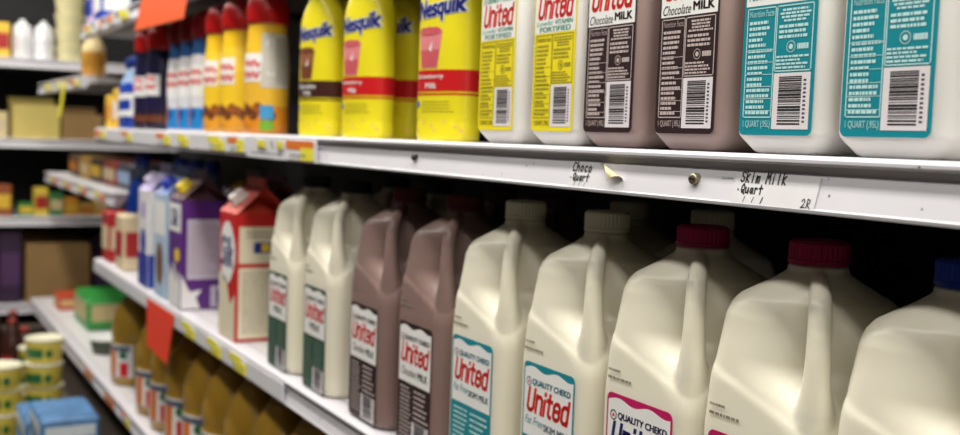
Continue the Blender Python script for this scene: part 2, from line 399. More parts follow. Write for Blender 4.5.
def make_label(parent, wd, z0, z1, yf, st):
    mp = flatmap(yf); u0, u1 = -wd / 2, wd / 2; hd = st['panel_top']; bt = wd * 0.025
    b = MB(); P = rrect(u0, u1, z0, z1, wd * 0.07)
    b.loft([[mp(a, c, 0.0) for a, c in P], [mp(a, c, 0.0004) for a, c in P]], 0)
    p = Print(mp); p.poly(wave_header(u0 + bt, u1 - bt, hd, z1 - 0.003, wd * 0.022, 0), 1, 0.00055)
    b.add(p.mb.v, p.mb.f, 1)
    lab = b.build('label', [st['panel'], WHITE_PRINT], parent)
    H = z1 - z0; s = wd / 0.0645
    # brand
    p = Print(mp); bz0, bz1 = st['brand']
    brand_word(p, u0 + wd * 0.075, bz0, wd * 0.85, bz1 - bz0)
    p.build('brand_lettering', st['brand_mat'], lab)
    # quality seal
    p = Print(mp); qz = bz1 + 0.0014 * s
    p.text('QUALITY CHEKD', u0 + wd * 0.19, qz, wd * 0.74, 0.0050 * s, 0, 0.0009, 0.03, 0.1)
    n = 16; c0 = (u0 + wd * 0.115, qz + 0.0022 * s)
    p.stroke([(c0[0] + 0.0030 * s * math.cos(6.2832 * i / n), c0[1] + 0.0030 * s * math.sin(6.2832 * i / n)) for i in range(n + 1)], 0.0008 * s, 0, 0.0008)
    p.poly([(c0[0] - 0.0016 * s, c0[1] - 0.0010 * s), (c0[0] + 0.0016 * s, c0[1] - 0.0010 * s), (c0[0], c0[1] + 0.0017 * s)], 1, 0.0008)
    p.build('quality_seal', [st['seal_mat'], RED_PRINT], lab)
    # product name
    p = Print(mp)
    for (txt, a, c, e, g, mi, bold, shear) in st['product']:
        p.text(txt, u0 + wd * a, hd + (bz0 - hd) * c, wd * e, (bz0 - hd) * g, mi, 0.0009, bold, shear)
    p.build('product_lettering', st['product_mats'], lab)
    # facts panel
    p = Print(mp); q = u0 + wd * 0.455; e = u1 - wd * 0.045
    t = wd * 0.012
    if st.get('lite'):
        p.lines(u0 + wd * 0.08, q, z0 + 0.008, hd - 0.004, 13, 0, 0.0008, 0.4, st['seed'])
        p.lines(q + wd * 0.05, e, hd * 0.46, hd - 0.004, 7, 0, 0.0008, 0.4, st['seed'] + 1)
    else:
        p.frame(u0 + wd * 0.05, q, z0 + 0.0115 * s, hd - 0.0015, t, 0, 0.0008); p.frame(q + wd * 0.01, e, st['code'][1] + 0.001, hd - 0.0015, t, 0, 0.0008)
        p.text('Nutrition Facts', u0 + wd * 0.085, hd - 0.0075 * s, wd * 0.34, 0.0042 * s, 0, 0.0009, 0.012)
        p.lines(u0 + wd * 0.085, q - wd * 0.03, z0 + 0.013 * s, hd - 0.0095 * s, 17, 0, 0.0008, 0.56, st['seed'], 0.45)
        for k in range(6): p.rect(u0 + wd * 0.06, q, z0 + (0.016 + 0.008 * k) * s, z0 + (0.0164 + 0.008 * k) * s, 0, 0.0008)
        c1 = st['code'][1]; hh = hd - c1
        p.lines(q + wd * 0.05, e - wd * 0.03, c1 + hh * 0.72, hd - 0.0035, 4, 0, 0.0008, 0.6, st['seed'] + 2, 0.4, True)
        p.lines(q + wd * 0.05, e - wd * 0.03, c1 + hh * 0.48, c1 + hh * 0.70, 3, 0, 0.0008, 0.58, st['seed'] + 3, 0.2)
        cc = (q + wd * 0.22, c1 + hh * 0.37)
        p.stroke([(cc[0] + 0.0036 * s * math.cos(6.2832 * i / n), cc[1] + 0.0036 * s * math.sin(6.2832 * i / n)) for i in range(n + 1)], 0.0008 * s, 0, 0.0008)
        p.disc(cc[0], cc[1], 0.0018 * s, 0, 0.0008)
        p.lines(cc[0] + 0.0055 * s, e - wd * 0.05, cc[1] - 0.0026 * s, cc[1] + 0.0026 * s, 1, 0, 0.0008, 0.7, st['seed'] + 4, 0.0)
        p.lines(q + wd * 0.03, e - wd * 0.03, c1 + hh * 0.05, c1 + hh * 0.26, 4, 0, 0.0008, 0.56, st['seed'] + 5, 0.3)
        p.text(st['volume'], u0 + wd * 0.06, z0 + 0.0040 * s, wd * 0.385, 0.0056 * s, 0, 0.0009, 0.02)
    p.build('fine_print', st['text'], lab)
    # barcode: bars lie flat, stacked upwards
    p = Print(mp); c0, c1 = st['code']
    p.rect(q + wd * 0.01, e, c0, c1, 0, 0.0008)
    r = random.Random(5); v = c0 + (c1 - c0) * 0.08
    while v < c0 + (c1 - c0) * 0.92:
        a = (c1 - c0) * r.choice((0.012, 0.02, 0.03, 0.04)); p.rect(q + wd * 0.085, e - wd * 0.11, v, v + a, 1, 0.001); v += a + (c1 - c0) * r.choice((0.012, 0.018, 0.026))
    p.lines(e - wd * 0.085, e - wd * 0.05, c0 + (c1 - c0) * 0.1, c0 + (c1 - c0) * 0.9, 11, 1, 0.001, 0.5, 9, 0.0)
    p.build('barcode', [mat('barcode_white', (226, 220, 224), 0.4, 0.02), BLACK_PRINT], lab)
    return lab

JL = dict(brand=(0.1050, 0.1280), code=(0.012, 0.042), volume='HALF GALLON', lite=True, panel_top=0.083)
styles = {
    'skim': dict(JL, panel=TEAL, text=TEAL_TEXT, brand_mat=RED_PRINT, seal_mat=TEAL, seed=3, product=[('Fat Free', 0.06, 0.50, 0.36, 0.34, 0, 0.0, 0.35), ('SKIM MILK', 0.44, 0.44, 0.50, 0.28, 1, 0.02, 0), ], product_mats=[TEAL, mat('print_deep_teal', (10, 96, 108), 0.4)]),
    'green': dict(JL, panel=GREEN, text=GREEN_LINES, brand_mat=RED_PRINT, seal_mat=GREEN, seed=13, product=[('MILK', 0.3, 0.4, 0.45, 0.4, 0, 0.02, 0)], product_mats=[GREEN]),
    'choc': dict(JL, panel=BROWN, text=BROWN_TEXT, brand_mat=RED_PRINT, seal_mat=BROWN, seed=23, product=[('Chocolate', 0.10, 0.35, 0.45, 0.42, 0, 0.0, 0.35), ('MILK', 0.6, 0.35, 0.3, 0.36, 0, 0.02, 0)], product_mats=[BROWN]),
    'pink': dict(JL, panel=MAGENTA, text=PINK_TEXT, brand_mat=NAVY_PRINT, seal_mat=NAVY_PRINT, seed=33, product=[('MILK', 0.3, 0.4, 0.45, 0.4, 0, 0.02, 0)], product_mats=[MAGENTA]),
}
CAPS = {'white': mat('cap_white', (226, 220, 200), 0.4, 0.02), 'black': mat('cap_black', (20, 22, 28), 0.35, 0.05), 'maroon': mat('cap_maroon', (92, 22, 30), 0.35, 0.05),
        'magenta': mat('cap_magenta', (158, 14, 74), 0.35, 0.05), 'blue': mat('cap_blue', (22, 52, 160), 0.35, 0.05)}
jug_white, jug_handle = make_jug_meshes(MILK)
def make_jug(style, body_mat, cap, label, group, inkjet=True):
    t = thing('milk_jug', label, 'milk jug', (0, 0, 0), 0, group)
    build_blown(jug_white, 'body', body_mat, t); build_blown(jug_handle, 'handle', body_mat, t)
    b = MB(); ribbed_cap(b, 0.0200, 0.2705, 0.2865 if cap != 'white' else 0.2885); b.build('cap', CAPS[cap], t)
    make_label(t, 0.080, 0.009 if style in ('green', 'choc') else 0.006, 0.150, 0.0565, styles[style]).location.z = {'green': -0.0075, 'choc': -0.0065}.get(style, 0.0)
    if inkjet:
        p = Print(flatmap(0.0565)); p.lines(-0.040, -0.024, 0.1670, 0.1695, 1, 0, 0.0005, 0.7, 4, 0.1); p.lines(-0.040, -0.008, 0.1605, 0.1635, 1, 0, 0.0005, 0.7, 6, 0.1)
        p.build('date_stamp', mat('inkjet_grey', (138, 132, 118), 0.6, 0.2), t)
    return t
G = 'half gallon milk jugs on the middle shelf'
YJ = 0.067
jugs = [('green', MILK, 'black', [(-1.4705, 'white milk jug with dark green label and black cap beside the red carton'), (-1.3204, 'white milk jug with dark green label beside the chocolate milk jugs')]),
        ('choc', CHOCJ, 'maroon', [(-1.1560, 'chocolate milk jug with brown label beside the green labelled jug'), (-1.0160, 'chocolate milk jug with brown label beside the teal labelled jug')]),
        ('skim', MILK, 'white', [(-0.8902, 'skim milk jug with teal label and white cap beside the chocolate milk jug'), (-0.7534, 'skim milk jug with teal label and white cap beside magenta capped jug')]),
        ('pink', MILK, 'magenta', [(-0.6279, 'milk jug with magenta cap and whole magenta label beside the skim milk'), (-0.5094, 'milk jug with magenta cap, second from the right edge')]),
        ('pink', MILK, 'blue', [(-0.3920, 'milk jug with blue cap at the right edge of the photo')])]
for style, bm, cap, spots in jugs:
    proto = None
    for i, (x, lab) in enumerate(spots):
        if proto is None: proto = make_jug(style, bm, cap, lab, G); proto.location = (x, YJ, S_MID); o = proto
        else: o = dup(proto, (x, YJ, S_MID), lab)
        if x > -0.7: continue
        o2 = dup(proto, (x + 0.004 * (-1) ** i, YJ + 0.128, S_MID), lab.replace('milk jug', 'second row milk jug', 1) + ', standing behind it')
        o2['label'] = {-1.4705: 'second row jug behind the green labelled jug nearest the red carton', -1.3204: 'second row jug behind the green labelled jug nearest the chocolate milk', -1.1560: 'second row chocolate jug nearest the green labelled jugs',
                       -1.016: 'second row chocolate jug nearest the teal labelled jugs', -0.8902: 'second row jug behind the teal labelled jug nearest the chocolate milk', -0.7534: 'second row jug whose white cap shows behind the teal labelled jug'}[x]

# ------------------------------------------------------------------ quart bottles
QT = [(0.0, 0.0285, 0.010), (0.002, 0.0315, 0.011), (0.010, 0.0375, 0.012), (0.0125, 0.0390, 0.012), (0.015, 0.0395, 0.012), (0.155, 0.0395, 0.012), (0.165, 0.0385, 0.014), (0.178, 0.033, 0.018), (0.188, 0.024, 0.018), (0.195, 0.0185, 0.0182), (0.212, 0.0175, 0.0172)]
def make_quart(body_mat, st, label, group, capm):
    t = thing('milk_bottle', label, 'milk bottle', (0, 0, 0), 0, group)
    b = MB(); b.loft([[(x, y, z) for x, y in rr_section(hw, r, 7, 4)] for z, hw, r in QT], 0); b.build('body', body_mat, t)
    b = MB(); ribbed_cap(b, 0.0195, 0.198, 0.216); b.build('cap', CAPS[capm], t)
    make_label(t, 0.0645, 0.0125, 0.152, 0.0395, st)
    return t
QL = dict(brand=(0.1105, 0.1315), code=(0.0165, 0.0530), volume='1 QUART (.95L)', panel_top=0.0985)
qst = {'yellow': dict(QL, panel=YELLOW, text=OLIVE_TEXT, brand_mat=RED_PRINT, seal_mat=GREEN_TEXT, seed=41, product=[('Lowfat', 0.06, 0.55, 0.40, 0.36, 0, 0, 0.3), ('VITAMIN', 0.5, 0.55, 0.42, 0.34, 0, 0.02, 0), ('FORTIFIED', 0.14, 0.08, 0.74, 0.36, 0, 0.02, 0)], product_mats=[GREEN_TEXT]),
       'choc': dict(QL, panel=BROWN, text=BROWN_TEXT, brand_mat=RED_PRINT, seal_mat=BROWN, seed=51, product=[('Chocolate', 0.06, 0.12, 0.48, 0.60, 0, 0, 0.35), ('MILK', 0.58, 0.28, 0.34, 0.50, 0, 0.03, 0)], product_mats=[BROWN]),
       'teal': dict(QL, panel=TEAL, text=TEAL_TEXT, brand_mat=RED_PRINT, seal_mat=TEAL, seed=61, product=[('Fat Free', 0.06, 0.3, 0.36, 0.5, 0, 0, 0.35), ('SKIM MILK', 0.46, 0.3, 0.46, 0.45, 0, 0.02, 0)], product_mats=[TEAL])}
GQ = 'quart milk bottles on the upper shelf'
for key, bm, cap, spots in (('yellow', MILKW, 'white', [(-0.866, 'white quart milk bottle with yellow label beside the yellow drink bottles'), (-0.769, 'white quart milk bottle with yellow label beside the chocolate quart')]),
                            ('choc', CHOC, 'maroon', [(-0.688, 'chocolate milk quart with dark brown label beside the yellow labelled quart'), (-0.5947, 'chocolate milk quart with dark brown label beside the teal labelled quart')]),
                            ('teal', MILKW, 'white', [(-0.505, 'white skim milk quart with teal label beside the chocolate quart'), (-0.4178, 'white skim milk quart with teal label at the right end of the shelf')])):
    proto = None
    for x, lab in spots:
        if proto is None: proto = make_quart(bm, qst[key], lab, GQ, cap); proto.location = (x, 0.052, S_UP)
        else: dup(proto, (x, 0.052, S_UP), lab)

# ------------------------------------------------------------------ yellow flavoured milk drink bottles
NA, NB, NN = 0.0415, 0.0220, 2.6
NT = [(0.0, 0.93), (0.002, 0.97), (0.006, 1.0), (0.018, 1.0), (0.020, 0.985), (0.023, 0.985), (0.026, 1.0), (0.140, 1.0), (0.152, 0.985), (0.163, 0.93), (0.174, 0.80), (0.184, 0.60), (0.190, 0.48), (0.193, 0.42), (0.199, 0.40)]
def nes_dims(z):
    (k,) = interp(NT, z); return NA * k, NB + (k - 1) * NB * 0.35
def nes_map(u, v, h):
    a, bb = nes_dims(v); x = max(-0.985, min(0.985, u / 0.0415)) ; y = -bb * (1 - abs(x) ** NN) ** (1 / NN)
    return (x * (a + h), y - h, v)
NESY = mat('drink_sleeve_yellow', (236, 221, 40), 0.3, 0.03)
def make_drink(flavour, label, group):
    t = thing('drink_bottle', label, 'drink bottle', (0, 0, 0), 0, group)
    b = MB(); n = 56; rings = []
    for z, k in NT:
        a, bb = nes_dims(z); ring = []
        for i in range(n):
            th = 2 * math.pi * i / n; c, s_ = math.cos(th), math.sin(th); e = 2 / NN
            ring.append((a * math.copysign(abs(c) ** e, c), bb * math.copysign(abs(s_) ** e, s_), z))
        rings.append(ring)
    b.loft(rings, 0); body = b.build('body', NESY, t)
    b = MB(); ribbed_cap(b, 0.0195, 0.1985, 0.217); b.build('cap', mat('drink_cap_brown', (70, 46, 40), 0.4, 0.05), t)
    band = mat('band_red', (200, 30, 34), 0.35, 0.04) if flavour == 'Strawberry' else mat('band_brown', (66, 36, 30), 0.35, 0.05)
    drink = mat('drink_pink', (226, 132, 138), 0.4, 0.08) if flavour == 'Strawberry' else mat('drink_brown', (150, 96, 62), 0.4, 0.08)
    drink2 = mat('drink_rose', (206, 92, 100), 0.4, 0.08) if flavour == 'Strawberry' else mat('drink_dark_brown', (118, 66, 42), 0.4, 0.08)
    p = Print(nes_map)
    p.text('Nesquik', -0.0315, 0.1250, 0.0690, 0.0255, 0, 0.0004, 0.075, 0.12, 0.10); p.text('Nesquik', -0.0310, 0.1255, 0.0680, 0.0245, 1, 0.0007, 0.035, 0.12, 0.10)
    p.build('brand_lettering', [mat('letter_edge_pale', (222, 226, 236), 0.4), mat('letter_blue', (24, 34, 120), 0.35)], t)
    p = Print(nes_map)
    def cup(dx, top, bot, v0, v1, m, h):
        k = 8
        L = [(dx - bot - (top - bot) * i / k, v0 + (v1 - v0) * i / k) for i in range(k + 1)]; Rr = [(dx + bot + (top - bot) * i / k, v0 + (v1 - v0) * i / k) for i in range(k + 1)]
        for i in range(k):
            for j in range(8):
                e = lambda row, q: (L[row][0] + (Rr[row][0] - L[row][0]) * q / 8, L[row][1])
                p.poly([e(i, j), e(i, j + 1), e(i + 1, j + 1), e(i + 1, j)], m, h)
    cup(-0.010, 0.0205, 0.0140, 0.0785, 0.119, 0, 0.0003)
    p.disc(-0.010, 0.1185, 0.0095, 1, 0.0007, 20, 0.0045); p.disc(-0.020, 0.1185, 0.0085, 1, 0.0006, 20, 0.004); p.disc(0.000, 0.1185, 0.0085, 1, 0.0006, 20, 0.004); cup(-0.010, 0.0170, 0.0130, 0.0800, 0.098, 1, 0.0005)
    p.poly([(-0.010, 0.099), (-0.004, 0.108), (-0.006, 0.096)], 2, 0.0007)
    p.build('glass_picture', [drink, drink2, WHITE_PRINT], t)
    p = Print(nes_map)
    def hoop(z0, z1):
        def ring(z, k): return [((NA + k) * math.copysign(abs(math.cos(6.2832 * i / n)) ** (2 / NN), math.cos(6.2832 * i / n)), (NB + k) * math.copysign(abs(math.sin(6.2832 * i / n)) ** (2 / NN), math.sin(6.2832 * i / n)), z) for i in range(n)]
        p.mb.loft([ring(z0, 0.0003), ring(z1, 0.0003)], 0, False, False)
    hoop(0.0535, 0.0765); hoop(0.0495, 0.0515)
    p.text(flavour, -0.030, 0.0660, 0.044, 0.0062, 1, 0.0006, 0.015); p.text('Milk', -0.014, 0.0565, 0.018, 0.0062, 1, 0.0006, 0.015)
    p.build('flavour_band', [band, WHITE_PRINT], t)
    p = Print(nes_map); p.disc(-0.029, 0.040, 0.0035, 1, 0.0005); p.lines(-0.020, 0.030, 0.030, 0.044, 4, 0, 0.0003, 0.3, 8, 0.5)
    for k in range(7): p.disc(-0.03 + 0.011 * k + 0.003 * (k % 3), 0.012 + 0.0045 * ((k * 5) % 3), 0.0018, 2, 0.0003, 8)
    p.build('fine_print', [OLIVE_TEXT, mat('print_blue', (44, 96, 190), 0.4), mat('print_peach', (240, 190, 120), 0.4)], t)
    return t
GN = 'yellow milk drink bottles on the upper shelf'
RZN = math.radians(14)
n1 = make_drink('Chocolate', 'yellow drink bottle with brown chocolate milk band at the front', GN); n1.location = (-1.398, 0.044, S_UP); n1.rotation_euler.z = RZN
dup(n1, (-1.442, 0.100, S_UP), 'yellow chocolate drink bottle half hidden in the second row')
n2 = make_drink('Strawberry', 'yellow strawberry drink bottle nearest the yellow labelled milk quart', GN); n2.location = (-1.020, 0.044, S_UP); n2.rotation_euler.z = RZN
dup(n2, (-1.238, 0.044, S_UP), 'front yellow strawberry drink bottle beside the chocolate one')
dup(n2, (-1.266, 0.100, S_UP), 'yellow strawberry drink bottle half hidden behind another one')

# ------------------------------------------------------------------ coffee creamer bottles
CT = [(0.0330, 0.0), (0.0355, 0.003), (0.0358, 0.02), (0.0345, 0.045), (0.0358, 0.07), (0.0358, 0.105), (0.0345, 0.125), (0.033, 0.145), (0.0315, 0.158), (0.0308, 0.172), (0.0308, 0.178)]
CCAP = [(0.0330, 0.176), (0.0340, 0.180), (0.0345, 0.195), (0.0335, 0.208), (0.0300, 0.220), (0.0220, 0.228), (0.0110, 0.232), (0.0, 0.233)]
CTI = [(z, r) for r, z in CT]
def cyl_map(u, v, h):
    (r,) = interp(CTI, v); a = -math.pi / 2 + u / 0.0358
    return ((r + h) * math.cos(a), (r + h) * math.sin(a), v)
REDCAP = mat('creamer_cap_red', (186, 26, 26), 0.3, 0.05)
def make_creamer(kind, label, group):
    t = thing('creamer_bottle', label, 'creamer bottle', (0, 0, 0), 0, group)
    cols = {'hazel': [(222, 140, 40), (238, 186, 60), (240, 196, 50), (238, 190, 50)], 'yellow': [(226, 160, 50), (244, 204, 50), (246, 210, 60), (246, 200, 40)],
            'blue': [(216, 216, 220), (220, 222, 228), (226, 224, 226), (44, 86, 140)], 'navy': [(40, 30, 52), (36, 30, 66), (30, 28, 62), (26, 26, 56)]}[kind]
    ms = [mat('creamer_%s_%d' % (kind, i), c, 0.3, 0.05) for i, c in enumerate(cols)]
    b = MB(); b.lathe(CT, 40, [0, 0, 0, 1, 1, 2, 2, 3, 3, 3]); b.build('body', ms, t)
    b = MB(); b.lathe(CCAP, 36); c = b.build('cap', REDCAP if kind != 'blue' else mat('creamer_cap_dark_red', (132, 22, 28), 0.3, 0.05), t)
    p = Print(cyl_map)
    if kind in ('hazel', 'yellow'):
        p.rect(-0.03, 0.012, 0.083, 0.128, 0, 0.0003, 14, 6)
        pic = Print(cyl_map)
        for k in range(9): pic.disc(-0.03 + 0.0075 * k, 0.030 + 0.008 * ((k * 7) % 4) / 2, 0.0085, k % 2, 0.0003 + 0.0001 * (k % 3))
        pic.build('picture_print', [mat('nut_dark', (100, 52, 24), 0.5, 0.1), mat('nut_brown', (150, 84, 30), 0.5, 0.1)], t)
    elif kind == 'blue':
        p.rect(-0.04, 0.04, 0.066, 0.125, 0, 0.0003, 16, 6); p.rect(-0.045, 0.06, 0.004, 0.045, 4, 0.0003, 18, 4)
        for k in range(6): p.disc(-0.025 + 0.014 * k, 0.028 + 0.004 * (k % 2), 0.009, 5 if k % 2 else 4, 0.0005)
        p.rect(-0.05, -0.02, 0.01, 0.05, 6, 0.0006, 6, 4)
    else:
        p.rect(-0.028, 0.020, 0.075, 0.120, 0, 0.0003, 12, 6)
        pic = Print(cyl_map)
        for k in range(5): pic.disc(-0.02 + 0.014 * k, 0.025, 0.009, 0, 0.0004)
        pic.build('picture_print', mat('nut_dark', (100, 52, 24), 0.5, 0.1), t)
    pb = p; p = Print(cyl_map)
    for row, v in enumerate((0.112, 0.094)):
        pts = [(-0.024 + 0.0022 * i, v + 0.005 * math.sin(i * 1.25 + row)) for i in range(16)]
        p.stroke(pts, 0.0036, 0, 0.0006 + 0.0002 * row)
    p.build('brand_script', RED_PRINT, t); p = pb
    if kind == 'hazel':
        p.rect(0.012, 0.066, 0.074, 0.160, 7, 0.0004, 16, 10); p.poly([(0.012, 0.118), (0.024, 0.094), (0.034, 0.094), (0.034, 0.150), (0.022, 0.150)], 0, 0.0008)
        p.lines(0.036, 0.064, 0.080, 0.154, 12, 8, 0.0006, 0.3, 5, 0.2)
        p.rect(0.012, 0.034, 0.024, 0.046, 9, 0.0009, 6, 3); p.rect(0.012, 0.034, 0.006, 0.022, 10, 0.0009, 6, 3)
    p.build('sleeve_print', [WHITE_PRINT, RED_PRINT, mat('nut_brown', (150, 84, 30), 0.5, 0.1), mat('nut_dark', (100, 52, 24), 0.5, 0.1), mat('sky_blue', (40, 130, 200), 0.4, 0.05), mat('deep_blue', (24, 62, 140), 0.4, 0.05),
                             mat('tan_orange', (214, 120, 50), 0.4, 0.05), mat('facts_grey', (204, 200, 190), 0.4, 0.03), mat('facts_text', (140, 136, 128), 0.5), mat('square_blue', (60, 150, 200), 0.4), mat('square_green', (110, 170, 50), 0.4)], t)
    return t
GC = 'coffee creamers on the upper shelf'
def run(proto, spots):
    proto.rotation_euler.z = math.radians(36)
    for i, (x, y, lab) in enumerate(spots):
        if i == 0: proto.location = (x, y, S_UP); proto['label'] = lab
        else: dup(proto, (x, y, S_UP), lab)
run(make_creamer('hazel', '', GC), [(-1.660, 0.050, 'orange creamer bottle with red cap and pale facts panel, nearest the drinks')])
run(make_creamer('yellow', '', GC), [(-1.800, 0.050, 'yellow creamer bottle with red cap beside the one with facts panel'), (-1.905, 0.050, 'yellow creamer bottle with red cap beside the white and blue creamers')])
run(make_creamer('blue', '', GC), [(-2.010, 0.052, 'white and blue creamer bottle beside the yellow creamers'), (-2.100, 0.052, 'white and blue creamer bottle in the middle of its three'), (-2.190, 0.052, 'white and blue creamer bottle beside the navy creamers')])
run(make_creamer('navy', '', GC), [(-2.380, 0.050, 'navy creamer bottle with red cap beside the white and blue ones'), (-2.505, 0.050, 'navy creamer bottle with red cap, the farther of two')])

# ------------------------------------------------------------------ other bottles (blue and yellow ones farther left)
def make_bottle(name, prof, mats, bands, capprof, capm, label, cat, group, decals=None, n=28):
    t = thing(name, label, cat, (0, 0, 0), 0, group)
    b = MB(); b.lathe(prof, n, bands); b.build('body', mats, t)
    b = MB(); b.lathe(capprof, 24); b.build('cap', capm, t)
    if decals:
        tab = [(z, r) for r, z in prof]
        def mp(u, v, h):
            (r,) = interp(tab, v); a = -math.pi / 2 + u; return ((r + h) * math.cos(a), (r + h) * math.sin(a), v)
        p = Print(mp); mm = decals(p); p.build('wrap_label', mm, t)
    return t
BLUE = mat('bottle_blue', (28, 66, 170), 0.3, 0.06); LBLUE = mat('bottle_pale_blue', (150, 176, 210), 0.4, 0.08)
bp = [(0.028, 0), (0.031, 0.004), (0.031, 0.09), (0.028, 0.11), (0.016, 0.135), (0.014, 0.15)]
def dec_pale(p):
    p.rect(-1.2, 1.2, 0.03, 0.085, 0, 0.0004, 24, 1); p.rect(-0.8, 0.9, 0.045, 0.07, 1, 0.0007, 18, 1); return [WHITE_PRINT, BLUE]
o = make_bottle('creamer_bottle', bp, [BLUE, LBLUE], [0, 0, 0, 1, 1], [(0.016, 0.148), (0.0165, 0.17), (0.012, 0.175)], BLUE, 'small blue bottle beside the navy creamers', 'creamer bottle', 'small blue bottles at the far end', dec_pale)
o.location = (-2.62, 0.045, S_UP); dup(o, (-2.70, 0.050, S_UP), 'small blue bottle beside the yellow packs')
YP = mat('pack_yellow', (232, 190, 60), 0.45, 0.1); OP = mat('pack_orange', (206, 130, 50), 0.45, 0.1)
def make_pack(name, wx, wy, h, m1, m2, label, cat, loc, rz=0.0, group=None, lid=None, band=(0.25, 0.7)):
    t = thing(name, label, cat, loc, rz, group)
    b = MB(); b.box(-wx / 2, wx / 2, -wy / 2, wy / 2, 0, h, 0, min(wx, wy) * 0.05); b.build('body', m1, t)
    e = 0.0012
    p = MB(); p.box(-wx * 0.42, wx * 0.42, -wy / 2 - e, -wy / 2 + 0.002, h * band[0], h * band[1]); p.box(wx / 2 - 0.002, wx / 2 + e, -wy * 0.42, wy * 0.42, h * band[0], h * band[1]); p.build('printed_panel', m2, t)
    if lid: b = MB(); b.box(-wx * 0.46, wx * 0.46, -wy * 0.46, wy * 0.46, h, h + 0.008, 0, 0.002); b.build('lid', lid, t)
    return t
make_pack('snack_pack', 0.06, 0.05, 0.10, YP, WHITE_PRINT, 'yellow pack beside the small blue bottles on the upper shelf', 'pack', (-2.78, 0.05, S_UP))
make_pack('snack_pack', 0.05, 0.05, 0.085, YP, OP, 'yellow and orange pack at the far end of the upper shelf', 'pack', (-2.86, 0.045, S_UP))

# top shelf and far shelf contents
yb = [(0.030, 0), (0.034, 0.005), (0.034, 0.07), (0.030, 0.09), (0.016, 0.115), (0.014, 0.13)]
CREAM = mat('pack_cream', (222, 202, 150), 0.45, 0.08)
# golden bottles stand on the near end of the far shelf
o = make_bottle('sauce_bottle', yb, [mat('sauce_amber', (206, 148, 56), 0.35, 0.1), CREAM], [0, 0, 1, 1, 0], [(0.016, 0.10), (0.0165, 0.112), (0.012, 0.116)], mat('cap_bluish_white', (206, 214, 232), 0.4), 'cream bottle with pale cap at the end of the far shelf', 'bottle', None)
o.location = (-3.235, 0.05, 1.499)
for i, (x, y, lab) in enumerate([(-2.80, 0.12, 'golden bottle behind the yellow packs'), (-2.72, 0.13, 'golden bottle behind the small blue bottles'), (-2.64, 0.12, 'golden bottle nearest the orange sign')]):
    if i == 0:
        g = make_bottle('sauce_bottle', [(r * 1.0, z * 1.6) for r, z in yb], [mat('sauce_amber', (206, 148, 56)), CREAM], [0, 1, 1, 0, 0], [(0.016, 0.206), (0.0165, 0.22), (0.012, 0.224)], mat('cap_gold', (200, 150, 60), 0.4), lab, 'bottle', 'golden bottles in the second row')
        g.location = (x, y, S_UP)
    else: dup(g, (x, y, S_UP), lab)
make_pack('carton_box', 0.10, 0.08, 0.10, BLUE, WHITE_PRINT, 'blue and white box on the topmost shelf', 'box', (-2.95, 0.05, S_TOP))
make_pack('carton_box', 0.10, 0.08, 0.10, mat('pack_mauve', (190, 170, 200), 0.5, 0.08), BLUE, 'pale mauve box at the end of the topmost shelf', 'box', (-3.08, 0.05, S_TOP))

